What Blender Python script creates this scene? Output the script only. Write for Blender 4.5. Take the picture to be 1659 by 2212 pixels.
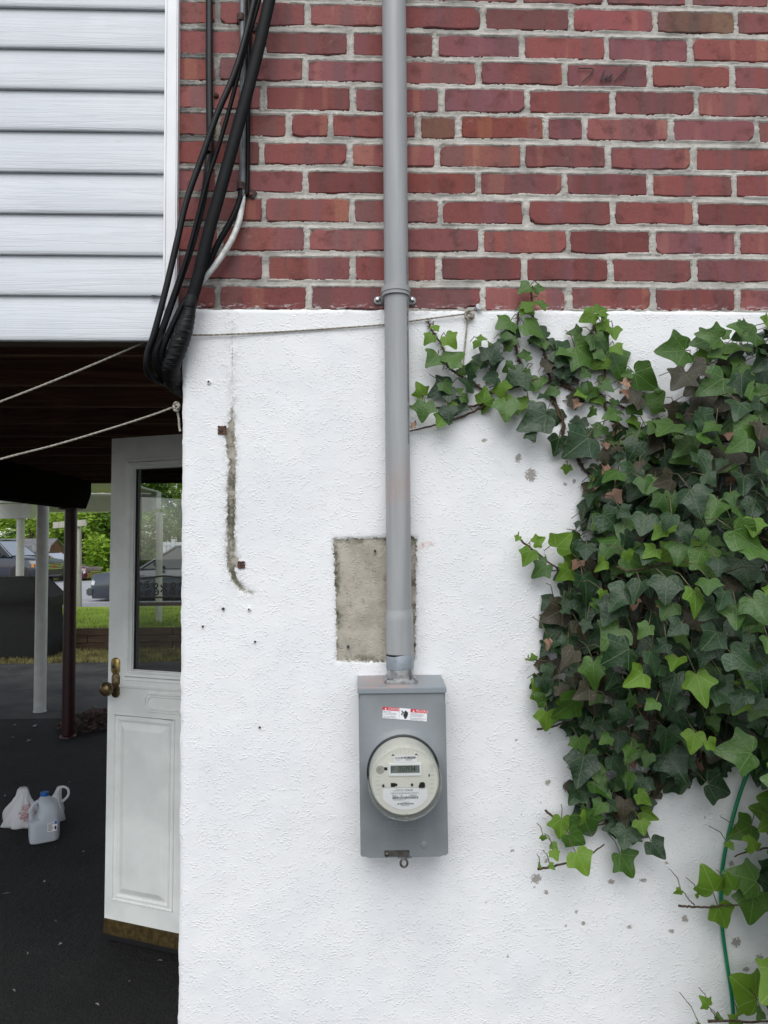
import bpy, bmesh, math, random
import numpy as np
from mathutils import Vector, Matrix, geometry
for o in list(bpy.data.objects): bpy.data.objects.remove(o)
S = bpy.context.scene; COL = S.collection
R = math.radians
random.seed(7)
# ---------------------------------------------------------------- camera
FPX = 1534.0; YAW, PIT, ROL, DIST, ZC = -.0336, .045, -.0065, 1.6175, 1.60
f_ = Vector((-math.sin(YAW)*math.cos(PIT), math.cos(YAW)*math.cos(PIT), math.sin(PIT)))
r0 = Vector((math.cos(YAW), math.sin(YAW), 0)); u0 = r0.cross(f_)
r_ = r0*math.cos(ROL)+u0*math.sin(ROL); u_ = -r0*math.sin(ROL)+u0*math.cos(ROL)
CAM = Vector((0, -DIST, ZC))
cd = bpy.data.cameras.new('camera'); cam = bpy.data.objects.new('camera', cd); COL.objects.link(cam)
cam.matrix_world = Matrix(((r_.x,u_.x,-f_.x,CAM.x),(r_.y,u_.y,-f_.y,CAM.y),(r_.z,u_.z,-f_.z,CAM.z),(0,0,0,1)))
cd.sensor_fit = 'VERTICAL'; cd.sensor_height = 36; cd.lens = FPX/2212*36
cd.clip_start = .02; cd.clip_end = 2000
S.camera = cam
# ---------------------------------------------------------------- sky, sun, exposure (bright overcast)
SUN_EL, SUN_AZ = R(50), R(-6)          # azimuth: degrees to the right of straight behind the camera
W = bpy.data.worlds.new('World'); S.world = W; W.use_nodes = True
wn = W.node_tree.nodes; wl = W.node_tree.links; wn.clear()
sky = wn.new('ShaderNodeTexSky'); sky.sky_type = 'NISHITA'; sky.sun_disc = False
sky.sun_elevation = SUN_EL; sky.sun_rotation = math.pi-SUN_AZ
sky.air_density = 1.0; sky.dust_density = 1.0; sky.ozone_density = 1.0
hs = wn.new('ShaderNodeHueSaturation'); hs.inputs['Saturation'].default_value = .36
bg = wn.new('ShaderNodeBackground'); bg.inputs['Strength'].default_value = .14
wo = wn.new('ShaderNodeOutputWorld')
wl.new(sky.outputs[0], hs.inputs['Color']); wl.new(hs.outputs[0], bg.inputs['Color']); wl.new(bg.outputs[0], wo.inputs['Surface'])
sd = bpy.data.lights.new('sun', 'SUN'); sd.energy = 1.3; sd.angle = R(48); sd.color = (1, .985, .965)
sun = bpy.data.objects.new('sun', sd); COL.objects.link(sun)
sv = Vector((math.sin(SUN_AZ)*math.cos(SUN_EL), -math.cos(SUN_AZ)*math.cos(SUN_EL), math.sin(SUN_EL)))
sun.rotation_euler = sv.to_track_quat('Z', 'Y').to_euler(); sun.location = (3, -6, 8)
S.view_settings.view_transform = 'Standard'; S.view_settings.look = 'None'
S.view_settings.gamma = 1; S.view_settings.exposure = .42
S.render.engine = 'CYCLES'
# ---------------------------------------------------------------- geometry helpers
def ray(px, py): return f_ + r_*((px-829.5)/FPX) - u_*((py-1106)/FPX)
def U(px, py, y=0.0):                  # photo position -> point on the vertical plane at depth y
    d = ray(px, py); t = (y-CAM.y)/d.y; return CAM+d*t
def UG(px, py, z=0.0):                 # photo position -> point on a level plane
    d = ray(px, py); t = (z-CAM.z)/d.z; return CAM+d*t
def UD(px, py, dist):                  # photo position -> point at a distance along the lens axis
    return CAM+ray(px, py)*dist
class MB:
    def __init__(s): s.v = []; s.f = []
    def add(s, vs, fs):
        n = len(s.v); s.v += [tuple(p) for p in vs]; s.f += [tuple(i+n for i in q) for q in fs]; return s
    def box(s, x0, x1, y0, y1, z0, z1, M=None):
        vs = [Vector((x, y, z)) for x in (x0, x1) for y in (y0, y1) for z in (z0, z1)]
        if M: vs = [M(p) for p in vs] if callable(M) else [M@p for p in vs]
        return s.add(vs, [(0,1,3,2),(4,6,7,5),(0,4,5,1),(2,3,7,6),(0,2,6,4),(1,5,7,3)])
    def tube(s, pts, rad, n=10, flat=None, caps=True):
        pts = [Vector(p) for p in pts]; m = len(pts)
        if not hasattr(rad, '__len__'): rad = [rad]*m
        prev = None; vs = []
        for i, p in enumerate(pts):
            t = (pts[min(i+1, m-1)]-pts[max(i-1, 0)]).normalized()
            if prev is None:
                a = Vector((0, 1, 0)) if abs(t.y) < .9 else Vector((1, 0, 0))
                nx = t.cross(a).normalized()
            else:
                nx = (prev-t*prev.dot(t)).normalized()
            prev = nx; ny = t.cross(nx)
            for k in range(n):
                a = 2*math.pi*k/n
                fx = 1; fy = 1 if flat is None else flat
                vs.append(p+nx*(math.cos(a)*rad[i]*fx)+ny*(math.sin(a)*rad[i]*fy))
        fs = [(i*n+k, i*n+(k+1) % n, (i+1)*n+(k+1) % n, (i+1)*n+k) for i in range(m-1) for k in range(n)]
        if caps: fs += [tuple(range(n-1, -1, -1)), tuple((m-1)*n+k for k in range(n))]
        return s.add(vs, fs)
    def loft(s, secs, caps=True):
        n = len(secs[0]); m = len(secs); vs = [p for q in secs for p in q]
        fs = [(i*n+k, i*n+(k+1) % n, (i+1)*n+(k+1) % n, (i+1)*n+k) for i in range(m-1) for k in range(n)]
        if caps: fs += [tuple(range(n-1, -1, -1)), tuple((m-1)*n+k for k in range(n))]
        return s.add(vs, fs)
    def lathe(s, prof, M, n=32):           # prof: (radius, height) ; axis local Z
        vs = []
        for r, h in prof:
            for k in range(n):
                a = 2*math.pi*k/n; vs.append(M@Vector((r*math.cos(a), r*math.sin(a), h)))
        m = len(prof)
        fs = [(i*n+k, i*n+(k+1) % n, (i+1)*n+(k+1) % n, (i+1)*n+k) for i in range(m-1) for k in range(n)]
        fs += [tuple(range(n-1, -1, -1)), tuple((m-1)*n+k for k in range(n))]
        return s.add(vs, fs)
    def prism(s, poly, M, h0, h1):         # poly (x,y) extruded along local z
        n = len(poly)
        vs = [M@Vector((x, y, h0)) for x, y in poly]+[M@Vector((x, y, h1)) for x, y in poly]
        fs = [(k, (k+1) % n, n+(k+1) % n, n+k) for k in range(n)]+[tuple(range(n-1, -1, -1)), tuple(range(n, 2*n))]
        return s.add(vs, fs)
    def build(s, name, mat, parent=None, smooth=False, bevel=0, fix=True):
        me = bpy.data.meshes.new(name); me.from_pydata(s.v, [], s.f); me.update()
        if fix or bevel:
            bm = bmesh.new(); bm.from_mesh(me)
            bmesh.ops.recalc_face_normals(bm, faces=bm.faces)
            if bevel:
                ed = [e for e in bm.edges if len(e.link_faces) == 2 and e.calc_face_angle(0) > .6]
                bmesh.ops.bevel(bm, geom=ed, offset=bevel, segments=2, affect='EDGES', clamp_overlap=True)
            bm.to_mesh(me); bm.free()
        return link(name, me, mat, parent, smooth)
def link(name, me, mat, parent=None, smooth=False):
    o = bpy.data.objects.new(name, me); COL.objects.link(o)
    if mat and not me.materials: me.materials.append(mat)
    if smooth:
        me.polygons.foreach_set('use_smooth', [True]*len(me.polygons))
        if smooth != 'all':
            try: me.set_sharp_from_angle(angle=R(40))
            except Exception: pass
    if parent: adopt(o, parent)
    return o
def adopt(o, p):
    o.parent = p; o.matrix_parent_inverse = Matrix.Translation(-p.location) if p.type == 'EMPTY' else Matrix()
def thing(name, label, cat, loc=(0, 0, 0), group=None):
    o = bpy.data.objects.new(name, None); COL.objects.link(o); o.location = loc; o.empty_display_size = .05
    return tag(o, label, cat, group)
def tag(o, label, cat, group=None):
    o['label'] = label; o['category'] = cat
    if group: o['group'] = group
    return o
def struct(o): o['kind'] = 'structure'; return o
def stuff(o): o['kind'] = 'stuff'; return o
def smooth_path(pts, n=8):
    P = [Vector(p) for p in pts]; P = [P[0]*2-P[1]]+P+[P[-1]*2-P[-2]]; out = []
    for i in range(1, len(P)-2):
        a, b, c, d = P[i-1:i+3]
        for k in range(n):
            t = k/n
            out.append(.5*((2*b)+(c-a)*t+(2*a-5*b+4*c-d)*t*t+(3*b-a-3*c+d)*t**3))
    out.append(P[-2]); return out
def rrect(w, h, r, n=4):                # rounded rectangle polygon
    out = []
    for cx, cy, a0 in ((w/2-r, h/2-r, 0), (-w/2+r, h/2-r, 90), (-w/2+r, -h/2+r, 180), (w/2-r, -h/2+r, 270)):
        for k in range(n+1):
            a = R(a0+90*k/n); out.append((cx+r*math.cos(a), cy+r*math.sin(a)))
    return out
_TX = {}
def text_mesh(s, size, align='LEFT'):
    cu = bpy.data.curves.new('t', 'FONT'); cu.body = s; cu.size = size; cu.resolution_u = 2; cu.align_x = align
    ob = bpy.data.objects.new('t', cu); COL.objects.link(ob)
    me = bpy.data.meshes.new_from_object(ob)
    bpy.data.objects.remove(ob); bpy.data.curves.remove(cu)
    return me
def text_on(mb, s, size, fn, align='LEFT', sx=1.0):
    me = text_mesh(s, size, align)
    mb.add([fn(v.co.x*sx, v.co.y) for v in me.vertices], [tuple(p.vertices) for p in me.polygons])
    bpy.data.meshes.remove(me)
# numpy value noise
_rs = np.random.RandomState(3); _T = _rs.rand(256, 256)
def vn(x, y):
    x = np.asarray(x, float); y = np.asarray(y, float)
    xi = np.floor(x).astype(int); yi = np.floor(y).astype(int); fx = x-xi; fy = y-yi
    fx = fx*fx*(3-2*fx); fy = fy*fy*(3-2*fy)
    g = lambda a, b: _T[a & 255, b & 255]
    return (g(xi, yi)*(1-fx)+g(xi+1, yi)*fx)*(1-fy)+(g(xi, yi+1)*(1-fx)+g(xi+1, yi+1)*fx)*fy
def fbm(x, y, o=4):
    s = 0; a = .5
    for k in range(o): s = s+a*(vn(x*2**k+17*k, y*2**k+31*k)-.5); a *= .5
    return s
# ---------------------------------------------------------------- material helpers
class NB:
    def __init__(s, name):
        s.m = bpy.data.materials.new(name); s.m.use_nodes = True; s.t = s.m.node_tree
        s.t.nodes.clear(); s.out = s.n('ShaderNodeOutputMaterial'); s.p = s.n('ShaderNodeBsdfPrincipled')
        s.l(s.p.outputs[0], s.out.inputs['Surface'])
    def n(s, ty, ins=None, **kw):
        nd = s.t.nodes.new(ty)
        for k, v in kw.items(): setattr(nd, k, v)
        for k, v in (ins or {}).items(): s.set(nd.inputs[k], v)
        return nd
    def set(s, sock, v):
        if isinstance(v, bpy.types.NodeSocket): s.l(v, sock)
        elif isinstance(v, bpy.types.Node): s.l(v.outputs[0], sock)
        else:
            if sock.type == 'RGBA' and len(v) == 3: v = (*v, 1)
            sock.default_value = v
    def l(s, a, b): s.t.links.new(a, b)
    def math(s, op, a, b=0.0, c=None, clamp=False):
        nd = s.n('ShaderNodeMath', operation=op, use_clamp=clamp); s.set(nd.inputs[0], a); s.set(nd.inputs[1], b)
        if c is not None: s.set(nd.inputs[2], c)
        return nd.outputs[0]
    def mix(s, fac, a, b, mode='MIX'):
        nd = s.n('ShaderNodeMix', data_type='RGBA', blend_type=mode)
        s.set(nd.inputs['Factor'], fac); s.set(nd.inputs[6], a); s.set(nd.inputs[7], b); return nd.outputs[2]
    def ss(s, v, lo, hi):                  # smoothstep 0..1
        nd = s.n('ShaderNodeMapRange', {'Value': v, 'From Min': lo, 'From Max': hi}, interpolation_type='SMOOTHSTEP'); return nd.outputs[0]
    def coord(s, scale=(1, 1, 1), kind='Object', add=None):
        tc = s.n('ShaderNodeTexCoord'); v = tc.outputs[kind]
        if add is not None:
            va = s.n('ShaderNodeVectorMath', operation='ADD'); s.l(v, va.inputs[0]); s.set(va.inputs[1], add); v = va.outputs[0]
        mp = s.n('ShaderNodeMapping', {'Vector': v, 'Scale': scale}); return mp.outputs[0]
    def noise(s, vec, scale, detail=4, rough=.55, dist=0):
        nd = s.n('ShaderNodeTexNoise', {'Vector': vec, 'Scale': scale, 'Detail': detail, 'Roughness': rough, 'Distortion': dist}); return nd.outputs['Fac']
    def bump(s, h, dist=.002, strength=1.0, prev=None):
        ins = {'Height': h, 'Distance': dist, 'Strength': strength}
        nd = s.n('ShaderNodeBump', ins)
        if prev is not None: s.l(prev, nd.inputs['Normal'])
        return nd.outputs[0]
    def pset(s, **kw):
        names = dict(col='Base Color', rough='Roughness', metal='Metallic', normal='Normal', spec='Specular IOR Level', coat='Coat Weight', trans='Transmission Weight', alpha='Alpha', coatr='Coat Roughness', sheen='Sheen Weight')
        for k, v in kw.items(): s.set(s.p.inputs[names[k]], v)
        return s
def plain(name, col, rough=.5, metal=0, var=.12, scale=30, bump=.0, spec=.5, bscale=None, coat=0):
    b = NB(name); c = b.coord(); nz = b.noise(c, scale, 5)
    dark = tuple(x*(1-var*2) for x in col); lite = tuple(min(1, x*(1+var)) for x in col)
    b.pset(col=b.mix(b.ss(nz, .3, .7), dark, lite), rough=rough, metal=metal, spec=spec, coat=coat)
    if bump: b.pset(normal=b.bump(b.noise(c, bscale or scale*4, 4), bump))
    return b.m
def s2l(r, g, b): return tuple(((c/255)/12.92 if c/255 <= .04045 else ((c/255+.055)/1.055)**2.4) for c in (r, g, b))
# ---------------------------------------------------------------- materials
PAINTZ = U(1000, 668).z
def m_brick():
    b = NB('fired_red_brick'); oi = b.n('ShaderNodeObjectInfo'); rnd = oi.outputs['Random']; base = oi.outputs['Color']
    off = b.n('ShaderNodeCombineXYZ', {'X': b.math('MULTIPLY', rnd, 37.0), 'Z': b.math('MULTIPLY', rnd, 11.0)})
    c1 = b.coord((13, 13, 1.2), add=off.outputs[0]); c = b.coord(add=off.outputs[0])
    st = b.noise(c1, 1.0, 2, .5, .4)                     # kiln flashing, upright bands
    hsv = b.n('ShaderNodeHueSaturation', {'Color': base, 'Saturation': .8, 'Value': .72}).outputs[0]
    hsv2 = b.n('ShaderNodeHueSaturation', {'Color': base, 'Hue': .515, 'Saturation': 1.0, 'Value': 1.22}).outputs[0]
    col = b.mix(b.math('MULTIPLY', b.ss(st, .53, .60), .75), base, hsv); col = b.mix(b.ss(st, .42, .37), col, hsv2)
    pur = b.noise(c1, .7, 2); col = b.mix(b.math('MULTIPLY', b.ss(pur, .56, .66), .5), col, (.20, .085, .10))
    blot = b.noise(c, 22, 5, .65); col = b.mix(b.math('MULTIPLY', b.ss(blot, .50, .70), .6), col, (.09, .03, .026))
    sp = b.noise(c, 420, 3, .6); col = b.mix(b.math('MULTIPLY', b.ss(sp, .58, .70), .7), col, (.06, .024, .02))
    dust = b.noise(c, 60, 5, .7); col = b.mix(b.math('MULTIPLY', b.ss(dust, .58, .78), .3), col, (.42, .30, .27))
    sz_ = b.n('ShaderNodeSeparateXYZ', {'Vector': b.coord()}).outputs['Z']; wp_ = b.math('MULTIPLY', b.ss(sz_, PAINTZ+.016, PAINTZ-.002), b.ss(b.noise(b.coord((45, 45, 150)), 1, 4, .7), .52, .62)); col = b.mix(b.math('MULTIPLY', wp_, .8), col, (.72, .72, .72))
    h = b.math('ADD', b.math('MULTIPLY', b.noise(c, 380, 4, .6), .7), b.noise(c, 70, 3))
    b.pset(col=col, rough=.86, spec=.3, normal=b.bump(h, .0012, .8)); return b.m
def m_mortar():
    b = NB('weathered_mortar'); c = b.coord(); cs = b.coord((18, 60, 240))
    col = b.mix(b.ss(b.noise(c, 26, 5, .65), .35, .65), (.50, .475, .425), (.67, .64, .585))
    dirt = b.ss(b.noise(b.coord((7, 7, 26)), 1, 5, .6), .48, .66)
    col = b.mix(b.math('MULTIPLY', dirt, .48), col, (.17, .168, .16))
    sx = b.n('ShaderNodeSeparateXYZ', {'Vector': b.coord()})
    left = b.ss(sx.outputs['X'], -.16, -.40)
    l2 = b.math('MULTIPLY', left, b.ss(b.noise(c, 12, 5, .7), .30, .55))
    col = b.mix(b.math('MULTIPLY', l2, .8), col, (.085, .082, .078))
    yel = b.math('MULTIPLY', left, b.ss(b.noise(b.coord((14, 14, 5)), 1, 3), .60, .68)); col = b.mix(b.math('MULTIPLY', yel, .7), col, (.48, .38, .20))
    fine = b.noise(c, 700, 3, .7); col = b.mix(b.math('MULTIPLY', b.ss(fine, .55, .75), .35), col, (.16, .15, .14))
    h = b.math('ADD', b.math('MULTIPLY', b.noise(cs, 1, 4, .6), .8), b.math('MULTIPLY', fine, .7))
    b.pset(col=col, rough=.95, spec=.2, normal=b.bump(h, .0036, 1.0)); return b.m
def m_stucco():
    b = NB('white_painted_stucco'); c = b.coord()
    at = lambda nm: b.n('ShaderNodeAttribute', attribute_name=nm).outputs['Fac']
    ragged = b.math('MULTIPLY', b.math('SUBTRACT', b.noise(c, 150, 4, .65), .5), .020)
    bare = b.ss(b.math('ADD', at('bare'), ragged), .0012, -.0012)
    chip = b.ss(b.math('ADD', at('chip'), b.math('MULTIPLY', b.math('SUBTRACT', b.noise(c, 230, 3, .65), .5), .012)), .0008, -.0008)
    tone = b.noise(c, 5, 4, .6); paint = b.mix(b.ss(tone, .3, .7), (.78, .79, .80), (.845, .85, .85))
    grime = b.math('MULTIPLY', at('grime'), b.ss(b.noise(c, 90, 5, .7), .4, .62)); paint = b.mix(b.math('MULTIPLY', grime, .75, clamp=True), paint, (.20, .19, .15))
    rust = b.math('MULTIPLY', at('dust'), b.ss(b.noise(c, 70, 4, .7), .35, .65)); paint = b.mix(b.math('MULTIPLY', rust, .85, clamp=True), paint, (.52, .18, .11))
    cs = b.coord((95, 95, 14)); drip = b.ss(b.noise(cs, 1, 4, .6), .58, .72)
    bc = b.mix(b.ss(b.noise(c, 18, 5, .65), .3, .7), (.33, .30, .245), (.48, .445, .375))
    bc = b.mix(b.math('MULTIPLY', drip, .3), bc, (.55, .51, .44))
    bc = b.mix(b.math('MULTIPLY', b.ss(b.noise(c, 60, 5, .7), .55, .7), .5), bc, (.13, .11, .085))
    edge = b.ss(b.math('ADD', at('bare'), ragged), -.020, -.002)
    bc = b.mix(b.math('MULTIPLY', edge, b.ss(b.noise(c, 22, 5, .7), .42, .62)), bc, (.075, .075, .045))  # patchy dark rim: shadow of the plaster step put into the colour
    col = b.mix(bare, paint, bc); col = b.mix(chip, col, (.36, .34, .31))
    crack = at('crack'); col = b.mix(b.ss(b.math('ADD', crack, b.math('MULTIPLY', ragged, .25)), .0014, .0), col, (.30, .28, .24))
    w = b.n('ShaderNodeVectorMath', operation='ADD'); b.l(c, w.inputs[0])
    wv = b.n('ShaderNodeTexNoise', {'Vector': c, 'Scale': 9, 'Detail': 2}); sc = b.n('ShaderNodeVectorMath', {'Scale': .05}, operation='SCALE'); b.l(wv.outputs['Color'], sc.inputs[0]); b.l(sc.outputs[0], w.inputs[1])
    mp = b.n('ShaderNodeMapping', {'Vector': w.outputs[0], 'Scale': (1, 1, 1.35)})
    g1 = b.noise(mp.outputs[0], 150, 1, .5, .0); g2 = b.noise(mp.outputs[0], 55, 3, .5); g3 = b.noise(c, 400, 2)
    vor = b.n('ShaderNodeTexVoronoi', {'Vector': mp.outputs[0], 'Scale': 150.0}, feature='F1').outputs['Distance']; pim = b.math('MULTIPLY', b.ss(vor, .60, .0), b.ss(b.noise(c, 48, 2), .36, .60))
    h = b.math('ADD', b.math('ADD', b.math('MULTIPLY', pim, .9), b.math('MULTIPLY', g2, .55)), b.math('MULTIPLY', g3, .15))
    b.pset(col=col, rough=.72, spec=.35, normal=b.bump(h, .0012, .8)); return b.m
def m_siding():
    b = NB('grey_vinyl_siding'); c = b.coord((2.2, 2.2, 90)); n1 = b.noise(c, 1, 3, .5, .8); n2 = b.noise(b.coord((1.2, 1.2, 34)), 1, 2, .5, 1.2)
    ln = b.math('ABSOLUTE', b.math('SUBTRACT', n1, .5)); g = b.ss(ln, .0, .045)
    ln2 = b.ss(b.math('ABSOLUTE', b.math('SUBTRACT', n2, .52)), 0, .03)
    hh = b.math('MULTIPLY', g, ln2)
    col = b.mix(b.ss(b.noise(b.coord(), 3, 4), .3, .7), (.56, .585, .615), (.61, .635, .66))
    col = b.mix(b.math('MULTIPLY', b.math('SUBTRACT', 1.0, hh), .09), col, (.33, .35, .37))
    col = b.mix(b.math('MULTIPLY', b.ss(b.noise(b.coord((6, 6, 9)), 7, 5, .7), .6, .8), .25), col, (.40, .41, .40))
    b.pset(col=col, rough=.48, spec=.4, normal=b.bump(hh, .0007, .45)); return b.m
def m_leaf(name, c1, c2, vein, rough=.32, trans=.12, spots=.0):
    b = NB(name); uv = b.n('ShaderNodeUVMap').outputs[0]; sp = b.n('ShaderNodeSeparateXYZ', {'Vector': uv})
    u = b.math('ABSOLUTE', b.math('SUBTRACT', sp.outputs['X'], .5)); v = b.math('SUBTRACT', sp.outputs['Y'], .25)
    vm = None
    for ang, w in ((0, .011), (50, .009), (105, .008)):
        dx, dy = math.sin(R(ang)), math.cos(R(ang))
        al = b.math('ADD', b.math('MULTIPLY', u, dx), b.math('MULTIPLY', v, dy))
        pe = b.math('ABSOLUTE', b.math('SUBTRACT', b.math('MULTIPLY', u, dy), b.math('MULTIPLY', v, dx)))
        k = b.math('MULTIPLY', b.ss(pe, w, w*.3), b.math('GREATER_THAN', al, 0.0)); vm = k if vm is None else b.math('MAXIMUM', vm, k)
    vo = b.n('ShaderNodeTexVoronoi', {'Vector': uv, 'Scale': 13.0}, feature='DISTANCE_TO_EDGE').outputs['Distance']
    fv = b.math('MULTIPLY', b.ss(vo, .035, .008), .18); vm = b.math('MAXIMUM', vm, fv)
    oi = b.n('ShaderNodeObjectInfo').outputs['Random']; ge = b.n('ShaderNodeNewGeometry').outputs['Random Per Island']
    rnd = b.math('FRACT', b.math('ADD', oi, ge))
    nz = b.noise(b.coord(kind='UV'), 6, 4)
    col = b.mix(b.math('ADD', b.math('MULTIPLY', rnd, .75), b.math('MULTIPLY', nz, .3), clamp=True), c1, c2)
    if spots: col = b.mix(b.math('MULTIPLY', b.ss(b.noise(b.coord(kind='UV', add=b.n('ShaderNodeCombineXYZ', {'X': b.math('MULTIPLY', rnd, 9.0)}).outputs[0]), 5, 4), .66, .70), spots), col, (.30, .17, .09))
    col = b.mix(b.math('MULTIPLY', vm, .75), col, vein)
    b.pset(col=col, rough=b.math('ADD', rough, b.math('MULTIPLY', nz, .15)), spec=.38, normal=b.bump(b.math('SUBTRACT', b.noise(b.coord(kind='UV'), 11, 3), b.math('MULTIPLY', vm, .4)), .003, .5))
    tr = b.n('ShaderNodeBsdfTranslucent', {'Color': b.mix(.5, col, (.20, .38, .03))})
    ms = b.n('ShaderNodeMixShader', {'Fac': trans}); b.l(b.p.outputs[0], ms.inputs[1]); b.l(tr.outputs[0], ms.inputs[2]); b.l(ms.outputs[0], b.out.inputs['Surface'])
    return b.m
def m_glass(name, tint=(.93, .95, .94), refl=1.0, rough=0):
    b = NB(name); t = b.n('ShaderNodeBsdfTransparent', {'Color': tint}); g = b.n('ShaderNodeBsdfGlossy', {'Color': (1, 1, 1), 'Roughness': rough})
    fr = b.n('ShaderNodeFresnel', {'IOR': 1.5}); ms = b.n('ShaderNodeMixShader', {'Fac': b.math('MULTIPLY', fr.outputs[0], refl, clamp=True)})
    b.l(t.outputs[0], ms.inputs[1]); b.l(g.outputs[0], ms.inputs[2]); b.l(ms.outputs[0], b.out.inputs['Surface']); return b.m
def m_asphalt(name, c1, c2, gl=.0, sc=1.0, speck=.3):
    b = NB(name); c = b.coord(); n1 = b.noise(c, 1.3*sc, 5, .6); n2 = b.noise(c, 95, 3, .65)
    col = b.mix(b.ss(n1, .3, .7), c1, c2); col = b.mix(b.math('MULTIPLY', b.ss(n2, .6, .72), speck), col, (.13, .13, .125))
    col = b.mix(b.math('MULTIPLY', b.ss(b.noise(c, 6, 6, .7), .6, .75), .35), col, tuple(x*1.9 for x in c2))
    b.pset(col=col, rough=.8, spec=.28, normal=b.bump(b.math('ADD', n2, b.math('MULTIPLY', b.noise(c, 26, 3), 1.6)), .022, 1.0)); return b.m
def m_wood(name, c1, c2, sc=(3, 40, 40), rough=.8, spec=.25):
    b = NB(name); c = b.coord(sc); n1 = b.noise(c, 1, 5, .6, 1.0)
    b.pset(col=b.mix(b.ss(n1, .3, .7), c1, c2), rough=rough, spec=spec, normal=b.bump(n1, .003, .6)); return b.m
def m_grass(name, c1, c2):
    b = NB(name); c = b.coord(); n1 = b.noise(c, .7, 4); n2 = b.noise(b.coord((14, 5, 5)), 3, 5, .7)
    b.pset(col=b.mix(b.math('ADD', b.math('MULTIPLY', b.ss(n1, .3, .7), .5), b.math('MULTIPLY', n2, .5)), c1, c2), rough=.9, spec=.15, normal=b.bump(b.noise(c, 40, 4, .7), .03, .8)); return b.m
M = {}
M['brick'] = m_brick(); M['mortar'] = m_mortar(); M['stucco'] = m_stucco(); M['siding'] = m_siding()
M['trim'] = plain('white_vinyl_trim', (.80, .81, .82), .4, var=.03, scale=8)
M['pvc'] = None
def m_pvc():
    b = NB('grey_pvc_conduit'); c = b.coord((40, 40, 3)); n = b.noise(c, 1, 4); c2 = b.coord()
    col = b.mix(b.ss(n, .3, .7), (.30, .308, .312), (.365, .372, .376))
    sx = b.n('ShaderNodeSeparateXYZ', {'Vector': b.coord()})
    pk = b.math('MULTIPLY', b.math('MULTIPLY', b.ss(sx.outputs['X'], .040, .062), b.ss(b.math('ABSOLUTE', b.math('SUBTRACT', sx.outputs['Z'], 1.735)), .075, .02)), b.ss(b.noise(c2, 20, 3), .35, .6))
    col = b.mix(b.math('MULTIPLY', pk, .20), col, (.50, .24, .17))
    col = b.mix(b.math('MULTIPLY', b.ss(b.noise(b.coord((60, 60, 9)), 1, 5, .7), .62, .75), .25), col, (.20, .20, .195))
    b.pset(col=col, rough=.42, spec=.45, normal=b.bump(b.noise(c2, 200, 3), .0004, .4)); return b.m
M['pvc'] = m_pvc()
M['pvc2'] = plain('paler_blue_grey_pvc', (.30, .335, .37), .5, var=.08, scale=40)
M['boxgrey'] = plain('grey_enamel', (.215, .235, .245), .38, var=.05, scale=14, bump=.0003, bscale=350)
def m_lid():
    b = NB('grey_enamel_dusty_top'); c = b.coord(); geo = b.n('ShaderNodeSeparateXYZ', {'Vector': b.n('ShaderNodeNewGeometry').outputs['Normal']})
    sx = b.n('ShaderNodeSeparateXYZ', {'Vector': c})
    near = b.ss(b.math('ABSOLUTE', b.math('SUBTRACT', sx.outputs['X'], .058)), .10, .03)
    k = b.math('MULTIPLY', b.math('MULTIPLY', b.ss(geo.outputs['Z'], .5, .8), near), b.ss(b.noise(c, 55, 4, .7), .35, .65))
    col = b.mix(b.math('MULTIPLY', k, .45), (.24, .27, .29), (.46, .24, .18)); b.pset(col=col, rough=.42); return b.m
M['boxlid'] = m_lid()
M['alu'] = plain('cast_zinc', (.50, .51, .51), .34, metal=.9, var=.2, scale=60, bump=.0004)
M['screw'] = plain('bright_screw', (.65, .65, .64), .22, metal=1, var=.1)
M['rust'] = plain('rusty_steel', (.11, .048, .030), .85, var=.35, scale=160, bump=.0015)
M['darkrust'] = plain('dark_brown_rusted_strap', (.06, .03, .025), .75, var=.3, scale=120, bump=.001)
M['cable'] = plain('black_cable_jacket', (.005, .0054, .0062), .5, var=.2, scale=50, spec=.14)
M['cable2'] = plain('weathered_black_cable', (.007, .0074, .0085), .38, var=.3, scale=30, spec=.25)
M['greycable'] = plain('grey_cable_jacket', (.13, .135, .14), .32, var=.25, scale=25)
M['silver'] = plain('silvery_white_cable', (.62, .62, .60), .45, var=.15, scale=70)
def m_tape():
    b = NB('black_electrical_tape'); c = b.coord((8, 8, 130)); n = b.noise(c, 1, 2, .5, .6)
    c2 = b.coord(); k = b.math('MULTIPLY', b.ss(b.noise(c2, 45, 4, .7), .62, .66), .6)
    b.pset(col=b.mix(b.math('MULTIPLY', k, .4), (.006, .006, .0065), (.34, .31, .27)), rough=.45, spec=.25, normal=b.bump(n, .004, .9)); return b.m
M['tape'] = m_tape()
def m_rope(name, c1, c2):
    b = NB(name); c = b.coord((170, 170, 330)); n = b.noise(c, 1, 3)
    b.pset(col=b.mix(b.ss(n, .35, .65), c1, c2), rough=.95, spec=.1, normal=b.bump(n, .002, 1)); return b.m
M['rope'] = m_rope('cotton_rope', (.30, .28, .23), (.46, .43, .37)); M['ropegrey'] = m_rope('weathered_grey_cord', (.22, .20, .16), (.42, .39, .33))
M['black'] = plain('black_plastic', (.012, .012, .013), .45, var=.1)
M['ink'] = plain('black_ink', (.03, .03, .032), .7, var=.05)
M['white'] = plain('white_label', (.80, .81, .83), .5, var=.02); M['red'] = plain('red_print', (.60, .012, .03), .5, var=.03)
M['meterface'] = plain('ivory_meter_plastic', (.70, .695, .63), .45, var=.03, scale=8)
M['lcd'] = plain('grey_green_lcd', (.17, .20, .175), .3, var=.05); M['lcdink'] = plain('lcd_segments', (.012, .016, .015), .5, var=.05)
M['clear'] = m_glass('clear_polycarbonate', (.96, .965, .95), .45); M['glass'] = m_glass('door_glass', (.68, .70, .69), 1.2)
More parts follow.
